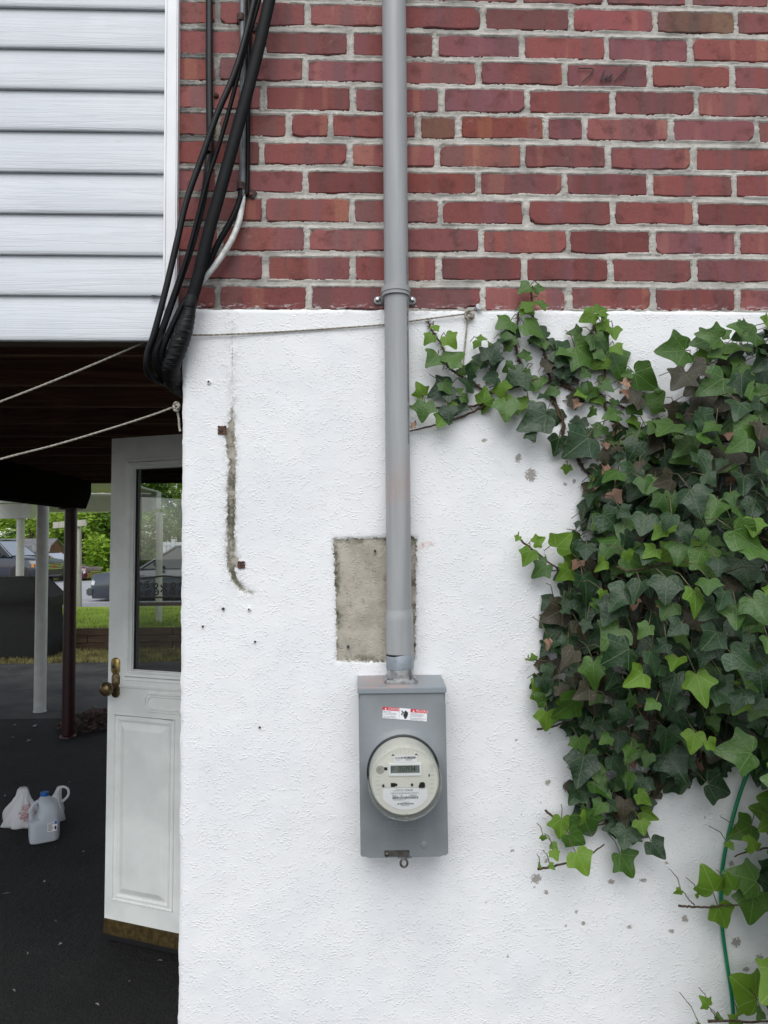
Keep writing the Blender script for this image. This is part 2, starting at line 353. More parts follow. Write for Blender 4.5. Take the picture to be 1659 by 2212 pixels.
M['doorpaint'] = plain('greenish_white_door_paint', (.80, .82, .79), .42, var=.05, scale=6)
M['brass'] = plain('aged_brass', (.50, .36, .13), .35, metal=.7, var=.25, scale=40); M['bronze'] = plain('tarnished_bronze', (.17, .12, .06), .32, metal=.7, var=.3, scale=60)
M['sweep'] = plain('brown_kick_strip', (.095, .066, .024), .42, var=.25, scale=50, metal=.3)
M['asphalt'] = m_asphalt('fresh_black_sealcoat', (.010, .010, .0102), (.024, .0236, .023)); M['oldasphalt'] = m_asphalt('worn_grey_asphalt', (.06, .06, .061), (.125, .122, .116), sc=1.6)
M['road'] = m_asphalt('pale_road_asphalt', (.38, .385, .40), (.48, .485, .50))
M['lawn'] = m_grass('lawn_grass', (.30, .42, .05), (.46, .58, .10)); M['drygrass'] = m_grass('dry_grass', (.16, .15, .05), (.28, .26, .09))
M['blade'] = plain('grass_blade', (.34, .48, .06), .7, var=.3, scale=2)
M['drywood'] = m_wood('dark_ceiling_joist', (.085, .040, .026), (.18, .095, .06)); M['beamwood'] = m_wood('dark_stained_beam', (.003, .0026, .0024), (.005, .004, .0036), rough=1, spec=.02)
M['timber'] = m_wood('brown_landscape_timber', (.055, .036, .024), (.12, .08, .055)); M['greywood'] = m_wood('weathered_grey_wood', (.30, .28, .25), (.45, .43, .39), (30, 30, 3))
M['redpaint'] = plain('dark_red_post_paint', (.035, .004, .006), .4, var=.15, scale=12); M['postpaint'] = plain('off_white_post_paint', (.62, .63, .60), .45, var=.05, scale=10)
M['porchwhite'] = plain('white_porch_aluminium', (.66, .67, .62), .5, var=.03)
M['cover'] = plain('black_grill_cover_cloth', (.0035, .0035, .0038), .75, var=.2, scale=9, bump=.004, bscale=14)
M['green'] = plain('green_jacketed_wire', (.008, .19, .08), .4, var=.1, scale=20)
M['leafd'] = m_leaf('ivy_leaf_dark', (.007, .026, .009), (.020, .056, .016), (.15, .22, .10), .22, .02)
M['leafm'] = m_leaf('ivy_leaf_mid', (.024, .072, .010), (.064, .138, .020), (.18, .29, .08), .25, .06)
M['leafl'] = m_leaf('ivy_leaf_young', (.070, .165, .012), (.140, .255, .022), (.38, .48, .16), .42, .25)
M['leafp'] = m_leaf('ivy_leaf_bronzed', (.022, .022, .010), (.046, .037, .018), (.15, .15, .10), .40, .03, .35)
M['leafb'] = m_leaf('ivy_leaf_dead', (.15, .075, .045), (.36, .23, .16), (.30, .17, .10), .75, .06)
M['vine'] = plain('brown_ivy_stem', (.085, .055, .032), .8, var=.3, scale=120, bump=.002); M['petiole'] = plain('green_brown_petiole', (.11, .105, .045), .6, var=.25, scale=60)
# ================================================================ SETTING: ground, pavements, lawn, road
def sheet(name, x0, x1, y0, y1, z0, z1, mat, nx=1, ny=1, amp=0):
    mb = MB(); vs = []; fs = []
    for j in range(ny+1):
        for i in range(nx+1):
            x = x0+(x1-x0)*i/nx; y = y0+(y1-y0)*j/ny; z = z0+(z1-z0)*j/ny
            if amp and 0 < j < ny: z += amp*float(fbm(x*.35, y*.35, 3))
            vs.append((x, y, z))
    fs = [(j*(nx+1)+i, j*(nx+1)+i+1, (j+1)*(nx+1)+i+1, (j+1)*(nx+1)+i) for j in range(ny) for i in range(nx)]
    return struct(mb.add(vs, fs).build(name, mat, smooth='all' if amp else False, fix=False))
YE = [UG(85, 1552).y, UG(180, 1431).y, UG(180, 1406).y]
YLAWN_TOP = YE[2]; ZL = .30
YR0 = 14.2; YR1 = 31.5
sheet('driveway', -70, 40, -60, YE[0], 0, 0, M['asphalt'])
sheet('old_pavement', -70, 40, YE[0], YE[1], 0, 0, M['oldasphalt'])
sheet('dry_verge', -70, 40, YE[1], YE[2]+.12, 0, 0, M['drygrass'])
sheet('lawn', -70, 40, YE[2]+.1, YR0, ZL, .27, M['lawn'], 60, 12, .05)
sheet('road', -110, 60, YR0, YR1, .255, .0, M['road'])
sheet('far_ground', -400, 300, YR1, 600, .0, -.4, M['lawn'], 20, 40)
def blades(name, n, reg, zf, h, mat, seed, ltag):
    rr = random.Random(seed); mb = MB()
    for _ in range(n):
        x = rr.uniform(reg[0], reg[1]); y = reg[2]+(reg[3]-reg[2])*rr.random()**1.3; z = zf(x, y); a = rr.uniform(0, 6.28); hh = h*rr.uniform(.5, 1.3); w = .006*rr.uniform(.7, 1.5)
        dx, dy = math.cos(a)*w, math.sin(a)*w; lx, ly = rr.uniform(-.6, .6)*hh, rr.uniform(-.6, .6)*hh
        mb.add([(x-dx, y-dy, z), (x+dx, y+dy, z), (x+lx, y+ly, z+hh)], [(0, 1, 2)])
    o = mb.build(name, mat, fix=False); o['label'] = ltag; o['category'] = 'grass'; return stuff(o)
blades('lawn_blades', 6000, (-6.2, -1.5, YE[2]+.15, YE[2]+4.0), lambda x, y: ZL+(.27-ZL)*(y-YE[2]-.1)/(YR0-YE[2]-.1), .045, M['blade'], 5, 'short green grass growing on the lawn above the timber wall')
M['dryblade'] = plain('dry_grass_blade', (.27, .24, .09), .8, var=.35, scale=3)
blades('dry_grass_blades', 9000, (-6.2, -1.5, YE[1]-.03, YE[2]+.05), lambda x, y: 0, .05, M['dryblade'], 6, 'dry yellowed grass strip at the foot of the timber wall')
# ================================================================ BRICK WALL
ROWZ0, ROWH = ZC+1.241, .0671
JO = dict(A=[471,664,855,1043,1234,1415,1590], B=[569,757,942,1128,1310,1492,1672], C=[468,659,850,1034,1219,1404,1583], D=[569,762,954,1138,1324,1503,1685],
 E=[471,624,715,903,990,1177,1264,1449,1634], F=[566,755,944,1129,1314,1497,1680], G=[470,659,850,1033,1220,1405,1586], H=[570,761,951,1136,1324,1503,1685],
 I=[475,663,851,1039,1227,1411,1594], J=[573,762,948,1133,1319,1500,1683], K=[470,667,855,1043,1229,1411,1594])
YL = dict(A=(8.6,54),B=(70,116),C=(130,175),D=(188,237),E=(250,294),F=(310,357),G=(371,416),H=(432,480),I=(495,542),J=(557,603),K=(622,667))
YR = dict(A=(27,71),B=(85,132),C=(143,188),D=(202,248),E=(259,304),F=(321,365),G=(378,424),H=(439,484),I=(500,546),J=(560,607),K=(623,670))
XL = U(384, 350).x; XR = 1.42
rows = []
for ch in 'ABCDEFGHIJK':
    zt = (U(620, YL[ch][0]).z+U(1500, YR[ch][0]).z)/2; zb = (U(620, YL[ch][1]).z+U(1500, YR[ch][1]).z)/2
    ym = (YL[ch][0]+YL[ch][1])/2; ymr = (YR[ch][0]+YR[ch][1])/2
    js = [U(x, ym+(ymr-ym)*(x-620)/880).x for x in JO[ch]]
    while js[-1] < XR: js.append(js[-1]+.2032)
    rows.append([zt, zb, js, ch])
for k in (1, 2):
    src = rows[-2] if False else [r for r in rows if r[3] == ('B' if k == 1 else 'A')][0]
    base = [r for r in rows if r[3] == 'A'][0]
    rows.append([base[0]+ROWH*k, base[1]+ROWH*k, [x+random.uniform(-.004, .004) for x in src[2]], 'Z'+str(k)])
HJ = .0062                              # half a head joint
bw = thing('brick_wall', 'red brick upper wall with pale mortar above the white stucco', 'wall', (0, 0, rows[10][1]))
RECT = []
PAL = [(.215,.066,.061), (.24,.074,.068), (.19,.058,.054), (.235,.080,.075), (.25,.080,.068), (.21,.073,.072), (.25,.090,.084)]
BROWN = (.150, .080, .058); MAUVE = (.215, .078, .084)
SPEC = {('A', 6): BROWN, ('E', 4): (.20, .095, .065), ('E', 5): (.235, .064, .050), ('E', 6): MAUVE, ('F', 3): (.235,.085,.07), ('G', 3): (.235,.066,.054), ('B', 3): MAUVE, ('F', 0): (.24,.07,.06), ('A', 5): (.25,.074,.074), ('C', 5): MAUVE}
rb = random.Random(21)
def brick_mesh(x0, x1, z0, z1, chip):
    pts = []; w = x1-x0; h = z1-z0; nx = max(3, int(w/.014)); nz = 4
    for i in range(nx): pts.append((x0+w*i/nx, z0, 0, 1))
    for i in range(nz): pts.append((x1, z0+h*i/nz, -1, 0))
    for i in range(nx): pts.append((x1-w*i/nx, z1, 0, -1))
    for i in range(nz): pts.append((x0, z1-h*i/nz, 1, 0))
    wav = rb.uniform(-.002, .002); out = []
    for k, (x, z, nx_, nz_) in enumerate(pts):
        t = (x-x0)/w; j = rb.uniform(-.0009, .0013)+.0012*math.sin(t*9+wav*4000)
        x += nx_*j; z += nz_*j+wav*math.sin(math.pi*t)*.6
        if k in (0, nx, nx+nz, 2*nx+nz):
            x += .002 if x < (x0+x1)/2 else -.002; z += .002 if z < (z0+z1)/2 else -.002
        for cx, cz, r in chip:
            d = math.hypot(x-cx, z-cz)
            if d < r: kk = (r-d)*.9; x += kk*((x0+x1)/2-cx)/w*1.2; z += kk*((z0+z1)/2-cz)/h
        out.append((x, z))
    cx, cz = (x0+x1)/2, (z0+z1)/2; yf = rb.uniform(-.0022, .0008); tx, tz = rb.uniform(-.008, .008), rb.uniform(-.02, .02)
    Y = lambda x, z, o: yf+o+(x-cx)*tx+(z-cz)*tz
    n = len(out)
    a = [(x, .03, z) for x, z in out]; b = [(x, Y(x, z, .0022), z) for x, z in out]
    c = [(cx+(x-cx)*(1-.0046/w), Y(x, z, 0), cz+(z-cz)*(1-.0046/h)) for x, z in out]
    vs = a+b+c; fs = []
    for q in range(2):
        for k in range(n): fs.append((q*n+k, q*n+(k+1) % n, (q+1)*n+(k+1) % n, (q+1)*n+k))
    fs.append(tuple(2*n+k for k in range(n)))
    return vs, fs
for zt, zb, js, ch in rows:
    edges = [XL-.004-HJ]+js
    for i in range(len(edges)-1):
        x0, x1 = edges[i]+HJ+rb.uniform(-.0015, .0015), edges[i+1]-HJ+rb.uniform(-.0015, .0015)
        if x0 > XR: continue
        z0, z1 = zb-.0008+rb.uniform(-.0016, .0016), zt+.0008+rb.uniform(-.0016, .0016)
        chip = []
        if rb.random() < .35: chip.append((rb.choice((x0, x1)), rb.choice((z0, z1)), rb.uniform(.008, .016)))
        if (ch, i) == ('K', 3): chip = [(x1-.012, z0, .026)]
        vs, fs = brick_mesh(x0, x1, z0, z1, chip)
        mb = MB().add(vs, fs); o = mb.build('brick', M['brick'], bw, fix=True)
        col = SPEC.get((ch, i)) or rb.choice(PAL); k = rb.uniform(.88, 1.16)
        if rb.random() < .07 and (ch, i) not in SPEC: col = MAUVE
        o.color = (col[0]*k, col[1]*k, col[2]*k, 1)
        RECT.append((x0, x1, z0, z1))
# mortar: one relief sheet, struck in the joints and smeared over the brick edges
ZB, ZT = rows[10][1]-.03, max(r[0] for r in rows)+.02
GS = .0026; nx = int((XR+.05-XL)/GS); nz = int((ZT-ZB)/GS)
gx = np.linspace(XL, XR+.05, nx+1); gz = np.linspace(ZB, ZT, nz+1); X, Z = np.meshgrid(gx, gz)
sd_ = np.full(X.shape, 1.0); below = np.full(X.shape, 1.0)
for x0, x1, z0, z1 in RECT:
    i0, i1 = np.searchsorted(gx, [x0-.03, x1+.03]); j0, j1 = np.searchsorted(gz, [z0-.03, z1+.03])
    xs, zs = X[j0:j1, i0:i1], Z[j0:j1, i0:i1]
    dx = np.maximum(x0-xs, xs-x1); dz = np.maximum(z0-zs, zs-z1)
    d = np.hypot(np.maximum(dx, 0), np.maximum(dz, 0))+np.minimum(np.maximum(dx, dz), 0)
    sd_[j0:j1, i0:i1] = np.minimum(sd_[j0:j1, i0:i1], d)
    bl = np.where((dx < 0) & (zs > z1), zs-z1, 1.0); below[j0:j1, i0:i1] = np.minimum(below[j0:j1, i0:i1], bl)
n1 = fbm(X*42, Z*90, 3); n2 = fbm(X*160, Z*160, 3); n3 = fbm(X*15+50, Z*22, 3)
up = np.clip(below/.0135, 0, 1)                               # 0 at the lower brick, 1 under the upper one
Y = -.0002+.0018*np.where(below < .02, up**1.3, .55)+n1*.0036
lip = np.clip(1-np.abs(sd_-.0005)/.0035, 0, 1); Y -= lip*(.0022+n3*.010)
cover = sd_+.0012+n2*.009+n3*.009                             # ragged limit of the smear on the brick face
Y = np.where(cover < 0, np.where(sd_ > -.0065, .0036, .012), Y); Y += n2*.0016
vs = np.stack([X.ravel(), Y.ravel(), Z.ravel()], 1); idx = np.arange((nx+1)*(nz+1)).reshape(nz+1, nx+1)
deep = (sd_ < -.008); keep = ~(deep[:-1, :-1] & deep[1:, :-1] & deep[:-1, 1:] & deep[1:, 1:])
q = np.stack([idx[:-1, :-1][keep], idx[:-1, 1:][keep], idx[1:, 1:][keep], idx[1:, :-1][keep]], 1)
me = bpy.data.meshes.new('mortar'); me.from_pydata(vs.tolist(), [], q.tolist()); me.update()
link('mortar', me, M['mortar'], bw, smooth='all')
MB().box(XL, 4.5, .031, .25, ZB, ZT+1.6).build('backing_wall', M['mortar'], bw)
mb = MB()                                                     # marks scratched into one brick
T5 = lambda x, y: U(972+x*.414, y*.414, -.0052)
for st in ([(672,358),(720,356),(748,362),(735,388),(690,428)], [(806,366),(797,392),(786,420),(806,412),(822,394),(816,414),(846,388)], [(846,388),(836,420)], [(928,350),(895,386),(858,424)], [(893,414),(899,418)]):
    mb.tube(smooth_path([T5(*p) for p in st], 4), .0014, 6)
mb.build('scratched_mark', M['ink'], bw)
def screw(px, py, y, r, mat, parent, name='screw_head'):
    p = U(px, py, y); Mx = Matrix.Translation(p)@Matrix.Rotation(R(90), 4, 'X')
    mb = MB(); mb.lathe([(r, -.003), (r, .0008), (r*.7, .0022), (r*.28, .0024), (r*.28, .0012), (.0004, .0012)], Mx, 16)
    return mb.build(name, mat, parent, smooth=True)
screw(467, 205, -.004, .0055, M['rust'], bw, 'rusty_screw')
screw(441, 656, -.006, .006, M['clear'], bw, 'clear_plug')
# ================================================================ STUCCO WALL
SX0 = U(390, 1400, -.006).x; STOP = rows[10][1]-.004
sw = thing('stucco_wall', 'white painted rough stucco lower wall with bare patch and scars', 'wall', (.2, 0, 0))
def poly_sd(X, Z, P):
    d = np.full(X.shape, 9.0); ins = np.zeros(X.shape, bool); n = len(P)
    for i in range(n):
        ax, az = P[i]; bx, bz = P[(i+1) % n]; ex, ez = bx-ax, bz-az; L = ex*ex+ez*ez+1e-12
        t = np.clip(((X-ax)*ex+(Z-az)*ez)/L, 0, 1); d = np.minimum(d, np.hypot(X-ax-ex*t, Z-az-ez*t))
        c = ((az > Z) != (bz > Z)) & (X < ex*(Z-az)/(ez if abs(ez) > 1e-9 else 1e-9)+ax); ins ^= c
    return np.where(ins, -d, d)
def line_d(X, Z, P):
    d = np.full(X.shape, 9.0)
    for (ax, az), (bx, bz) in zip(P[:-1], P[1:]):
        ex, ez = bx-ax, bz-az; L = ex*ex+ez*ez+1e-12; t = np.clip(((X-ax)*ex+(Z-az)*ez)/L, 0, 1); d = np.minimum(d, np.hypot(X-ax-ex*t, Z-az-ez*t))
    return d
W2 = lambda pts: [(U(x, y, -.006).x, U(x, y, -.006).z) for x, y in pts]
GS = .0045; XS1 = 1.45; gx = np.arange(SX0, XS1, GS); gz = np.arange(0.0, STOP, GS); gz = np.append(gz, STOP)
X, Z = np.meshgrid(gx, gz)
bare = poly_sd(X, Z, W2([(719,1164),(900,1160),(897,1428),(838,1431),(727,1428),(724,1250)]))
scar = poly_sd(X, Z, W2([(503,868),(506,930),(508,985),(507,1080),(506,1200),(514,1205),(512,1222),(505,1228),(512,1252),(524,1270),(543,1281),(520,1275),(504,1258),(491,1225),(490,1130),(492,1050),(495,1000),(489,975),(487,950),(488,930),(498,905)]))
bare = np.minimum(bare, scar)
crack = np.minimum(line_d(X, Z, W2([(490,676),(500,680),(503,700),(502,760),(501,800),(504,870)]))+np.clip(fbm(X*60, Z*60, 3), 0, 1)*.004, line_d(X, Z, W2([(540,1280),(560,1277)])))
chip = np.full(X.shape, 1.0)
CH = [(1147,1026,12,14),(1119,990,6,9),(1122,985,5,4),(1220,1045,4,4),(1240,1040,4,5),(1158,1898,11,9),(1180,1927,5,5),(1222,1700,6,10),(1181,1860,5,4),(1260,1995,4,4),(1320,1905,8,5),(1360,2003,6,4),(1451,2012,6,4),(1480,1985,6,8),(1107,1838,5,3),(1245,1970,4,4),(1590,2035,9,9),(1050,1950,3,3),(1222,2000,4,3),(1440,1865,5,4),(1580,1865,6,6),(1390,1902,8,4),(1185,1690,5,6),(940,970,5,2),(1046,951,5,4),(980,905,4,3),(1640,2070,7,9),(1612,2095,8,4)]
for px, py, a, b in CH:
    p = U(px, py, -.006); chip = np.minimum(chip, (np.hypot((X-p.x)/(a*.00106), (Z-p.z)/(b*.00106))-1)*.0045)
rc = random.Random(4)
for _ in range(60):                                            # rootlet marks left by stripped ivy
    px = rc.uniform(1090, 1650); py = rc.uniform(1480, 2180); p = U(px, py, -.006); s = rc.uniform(.0014, .0032)
    chip = np.minimum(chip, np.hypot(X-p.x, (Z-p.z)*rc.uniform(.5, 1.2))-s+.0008)
grime = np.exp(-np.maximum(scar, 0)/.006)*.8+np.exp(-np.maximum(bare, 0)/.004)*.5
grime += np.clip(1-(STOP-Z)/.014, 0, 1)*np.clip(fbm(X*9, Z*0+3, 3)*6+.35, 0, 1)*.9+np.exp(-line_d(X, Z, W2([(500,676),(501,860)]))/.012)*.5
dust = np.zeros(X.shape)
for px, py, s in ((915,1178,.012),(902,1182,.010),(930,1174,.009),(905,1462,.012),(893,1468,.014),(820,1470,.012)):
    p = U(px, py, -.006); dust += np.exp(-(((X-p.x)/s)**2+((Z-p.z)/(s*.45))**2))
und = fbm(X*3.1, Z*3.1, 3)*.007+fbm(X*17, Z*17, 3)*.0022
Y = -.006+und; Y += .0042/(1+np.exp(np.clip((bare+fbm(X*55, Z*55, 3)*.006)/.0012, -30, 30)))
Y += np.clip((Z-(STOP-.006))/.006, 0, 1)**2*.005
edge_w = np.clip(1-(X-SX0)/.012, 0, 1); Y += edge_w**2*.006
Xe = X+edge_w*fbm(X*0+2, Z*30, 4)*.006
vs = np.stack([Xe.ravel(), Y.ravel(), Z.ravel()+0*X.ravel()], 1)
tj = (Z >= STOP-1e-6).ravel(); vs[tj, 2] += fbm(X.ravel()[tj]*40, X.ravel()[tj]*3, 3)*.009
ny_, nx_ = X.shape; idx = np.arange(nx_*ny_).reshape(ny_, nx_)
q = np.stack([idx[:-1, :-1].ravel(), idx[:-1, 1:].ravel(), idx[1:, 1:].ravel(), idx[1:, :-1].ravel()], 1)
me = bpy.data.meshes.new('stucco_face'); me.from_pydata(vs.tolist(), [], q.tolist()); me.update()
for nm, arr in (('bare', bare), ('chip', chip), ('crack', crack), ('grime', grime), ('dust', dust)):
    a = me.attributes.new(nm, 'FLOAT', 'POINT'); a.data.foreach_set('value', arr.ravel().astype(np.float32))
link('stucco_face', me, M['stucco'], sw, smooth='all')
M['stuccoplain'] = plain('white_stucco_side', (.82, .82, .815), .75, var=.03, scale=8, bump=.004, bscale=140)
MB().box(XS1-.005, 4.5, -.004, .2, 0, STOP).build('far_stucco', M['stuccoplain'], sw)
DHY = 1.0                                                      # door hinge depth on the side wall
mb = MB(); mb.box(SX0, SX0+.16, .002, .95, 0, STOP); mb.box(SX0, SX0+.16, 1.86, 5.4, 0, STOP); mb.box(SX0, SX0+.16, .95, 1.86, 2.06, STOP)
mb.build('side_return', M['stuccoplain'], sw)
MB().box(SX0+.16, XS1, .03, .12, 0, STOP).build('wall_core', M['stuccoplain'], sw)
mb = MB(); mb.box(SX0+.5, SX0+.55, .9, 2.2, 0, 2.2); mb.build('hallway_wall', M['timber'], sw)
def hole(px, py, r, plug=True):
    p = U(px, py, -.0075); Mx = Matrix.Translation(p)@Matrix.Rotation(R(90), 4, 'X')
    o = None
    if plug: o = MB().lathe([(r*2.0, -.004), (r*2.0, .0022), (r*1.6, .003), (r*1.0, .003), (r*.95, .0015)], Mx, 16).build('wall_plug', M['white'], sw, smooth=True)
    MB().lathe([(r, -.004), (r, .0034), (r*.1, .0036)], Mx, 14).build('drill_hole', M['ink'], sw)
for px, py, r, pl in ((451,825,.0035,True),(482,1315,.0042,False),(438,1353,.003,False),(551,1386,.003,False),(561,1571,.003,False),(538,1316,.0028,True),(752,1397,.0042,False),(810,1190,.004,False)): hole(px, py, r*.72, pl)
def rag(cx, cy, w, h, n=18, seed=1):
    rr = random.Random(seed); return [(cx+w*(max(-1, min(1, 1.35*math.cos(t)))+rr.uniform(-.1, .1)), cy+h*(max(-1, min(1, 1.35*math.sin(t)))+rr.uniform(-.1, .1))) for t in [2*math.pi*k/n for k in range(n)]]
Mw = Matrix.Translation((0, 0, 0))@Matrix.Rotation(R(90), 4, 'X')
for px, py, w, h, sdv in ((480,929,.0095,.0095,1),(521,1220,.008,.008,2)):
    p = U(px, py, -.006); MB().prism(rag(p.x, p.z, w, h, 20, sdv), Mw, .0045, .0085).build('rusted_strap_stub', M['rust'], sw)
    MB().lathe([(.0035, 0), (.0032, .0095), (.001, .0096)], Matrix.Translation((p.x, 0, p.z))@Matrix.Rotation(R(90), 4, 'X'), 12).build('nail_hole', M['ink'], sw)
# ================================================================ VINYL SIDING OVER THE OPENING
sz = [U(180, y, -.012).z for y in (735, 637, 549, 460, 371, 281, 192, 103, 15)]
SXL = -5.0; SXR = U(357, 300, -.012).x
vw = thing('siding_wall', 'light grey horizontal vinyl siding with woodgrain on the upper left', 'wall', (SXR-.5, 0, sz[0]))
while len(sz) < 12: sz.append(sz[-1]+.0945)
for i in range(len(sz)-1):
    z0, z1 = sz[i], sz[i+1]; mb = MB(); prof = [(.016, z0+.005), (.004, z0+.0005), (-.0100, z0), (-.0115, z0+.002), (-.0113, z0+.010), (-.0025, z1+.001), (.0035, z1+.010), (.016, z1+.012)]
    n = 36; vs = []; fs = []
    for k in range(n+1):
        x = SXL+(SXR-SXL)*k/n
        wob = float(fbm(np.array(x*1.7), np.array(i*7.3), 2))*.0016
        vs += [(x, y, z+(wob if j in (1, 2, 3) else 0)) for j, (y, z) in enumerate(prof)]
    m_ = len(prof)
    fs = [(k*m_+j, k*m_+j+1, (k+1)*m_+j+1, (k+1)*m_+j) for k in range(n) for j in range(m_-1)]
    mb.add(vs, fs).build('siding_board', M['siding'], vw, smooth=True)
ct = MB().box(SXR-.001, U(383, 300, -.02).x, -.021, .03, U(370, 690, -.02).z-.062, sz[-1]).build('corner_trim', M['trim'], vw, bevel=.003)
MB().box(SXR+.0005, SXR+.0045, -.024, -.0205, sz[0]-.01, sz[-1]).build('trim_bead', M['trim'], ct)
mb = MB(); p = U(333, 640, -.0135); mb.prism([(p.x-.011, p.z), (p.x-.003, p.z+.003), (p.x+.006, p.z+.002), (p.x+.011, p.z), (p.x, p.z-.003)], Mw, .0128, .0142); mb.build('nick', M['ink'], vw)
MB().box(SXL, SXR, .018, .06, sz[0]+.004, sz[-1]).build('sheathing', M['timber'], vw)
MB().box(SXL, SXR+.02, .06, 5.2, sz[-1]-.06, sz[-1]).build('upper_floor', M['timber'], vw)
MB().box(SXL, SXL+.06, .06, 5.2, 2.45, sz[-1]).build('end_wall', M['siding'], vw)
# ================================================================ DECK FRAMING, BEAM, POSTS
ZJ = 2.17
dk = thing('deck_frame', 'dark stained wooden joists and decking overhead under the upper floor', 'deck', (-2.5, 2.5, ZJ))
DX0, DX1 = -9.0, SX0-.002  # left end lengthened out of view, added to darken the space below
for k in range(13):
    y = .10+.4*k if k else .075
    MB().box(DX0, DX1, y, y+.04, ZJ+.002*math.sin(k*3.1), ZJ+.235).build('joist', M['drywood'], dk, bevel=.004)
for k in range(36):
    y = .062+k*.145; MB().box(DX0, DX1, y, y+.14, ZJ+.235+.002, ZJ+.265).build('deck_board', M['drywood'], dk)
pe = UG(147, 1592); 
BX = pe.x
mb = MB(); w = .06; zb, zt = U(150, 1098, pe.y).z, ZJ-.002
for s in (-1, 1): pass
prof = [(.12, zb), (pe.y+.10, zb), (pe.y+.21, zb+.13), (pe.y+.21, zt), (.12, zt)]
mb.loft([[(BX-w, y, z) for y, z in prof], [(BX+w+.03, y, z) for y, z in prof]])
tag(mb.build('support_beam', M['beamwood'], bevel=.004), 'black stained beam under the joists resting on the dark red post', 'beam')
rp = thing('red_post', 'dark red painted round steel post under the end of the beam', 'post', (pe.x, pe.y, 0))
MB().lathe([(.051, 0), (.051, zb-.012)], Matrix.Translation((pe.x, pe.y, 0)), 28).build('shaft', M['redpaint'], rp, smooth=True)
MB().box(pe.x-.075, pe.x+.075, pe.y-.075, pe.y+.075, zb-.012, zb-.001).build('cap_plate', M['redpaint'], rp, bevel=.003)
MB().lathe([(.07, 0), (.068, .012), (.054, .02)], Matrix.Translation((pe.x, pe.y, 0)), 24).build('base_ring', M['redpaint'], rp, smooth=True)
pw = UG(86, 1537)
wp = thing('white_post', 'off white round post standing left of the dark red post', 'post', (pw.x, pw.y, 0))
MB().lathe([(.056, 0), (.056, ZJ-.002)], Matrix.Translation((pw.x, pw.y, 0)), 28).build('shaft', M['postpaint'], wp, smooth=True)
MB().lathe([(.062, .0), (.062, .006), (.0565, .010)], Matrix.Translation((pw.x, pw.y, 0)), 24).build('base_ring', M['postpaint'], wp, smooth=True)
# ================================================================ DOOR
dA = UD(233, 1500, 2.925); dB = UD(385, 1500, 2.81)
du = Vector((dB.x-dA.x, dB.y-dA.y, 0)).normalized(); dn = Vector((du.y, -du.x, 0)); DW, DH = .83, 2.035
lean = math.tan(R(.35))
DO = Vector((dA.x, dA.y, .012))
def DM(p):                              # door space: u along leaf, w towards the viewer, v up
    u, w, v = p; return DO+du*(u+(v-1.0)*lean)+dn*w+Vector((0, 0, v))
dr = thing('entry_door', 'greenish white half glass entry door standing open by the stucco corner', 'door', tuple(DO))
G0, G1, GZ0, GZ1 = .115, DW-.115, DH-.955, DH-.128      # glass opening
mb = MB()
for b in ((0, G0, -.044, 0, 0, DH), (G1, DW, -.044, 0, 0, DH), (G0, G1, -.044, 0, 0, GZ0), (G0, G1, -.044, 0, GZ1, DH)): mb.box(*b, M=DM)
leaf_ = mb.build('leaf', M['doorpaint'], dr)
def frame_ring(u0, u1, v0, v1, wd, h0, h1, name, mat, par):
    mb = MB()
    o = [(u0, v0), (u1, v0), (u1, v1), (u0, v1)]; i = [(u0+wd, v0+wd), (u1-wd, v0+wd), (u1-wd, v1-wd), (u0+wd, v1-wd)]
    m1 = [(u0+wd*.18, v0+wd*.18), (u1-wd*.18, v0+wd*.18), (u1-wd*.18, v1-wd*.18), (u0+wd*.18, v1-wd*.18)]
    rings = [[DM((a, .0, b)) for a, b in o], [DM((a, h1, b)) for a, b in m1], [DM((a, h1*.8, b)) for a, b in [((p[0]*.5+q[0]*.5), (p[1]*.5+q[1]*.5)) for p, q in zip(o, i)]], [DM((a, h0, b)) for a, b in i]]
    mb.loft(rings, caps=False); return mb.build(name, mat, par)
frame_ring(G0-.040, G1+.040, GZ0-.040, GZ1+.040, .012, .004, .006, 'moulding', M['doorpaint'], dr)
gf = frame_ring(G0-.026, G1+.026, GZ0-.026, GZ1+.026, .030, -.012, .013, 'glazing_frame', M['doorpaint'], dr)
gl = MB().box(G0-.002, G1+.002, -.026, -.020, GZ0-.002, GZ1+.002, M=DM).build('glass_pane', M['glass'], dr)
mb = MB()
for b in ((G0, G0+.006, -.020, -.010, GZ0, GZ1), (G0+.006, G1, -.020, -.012, GZ1-.006, GZ1), (G0+.006, G1, -.020, -.012, GZ0, GZ0+.006)): mb.box(*b, M=DM)
mb.build('gasket', M['black'], gl)
def groove(u0, u1, v0, v1, name, n=8, notch=0):
    pr = [(u0+notch, v0), (u1-notch, v0), (u1, v0+notch), (u1, v1-notch), (u1-notch, v1), (u0+notch, v1), (u0, v1-notch), (u0, v0+notch)] if notch else [(u0, v0), (u1, v0), (u1, v1), (u0, v1)]
    mb = MB(); mb.tube([DM((a, .0008, b)) for a, b in pr+[pr[0]]], .0048, 6, caps=False); return mb.build(name, M['doorpaint'], dr, smooth=True)
PT, PB = DH-1.150, DH-1.865
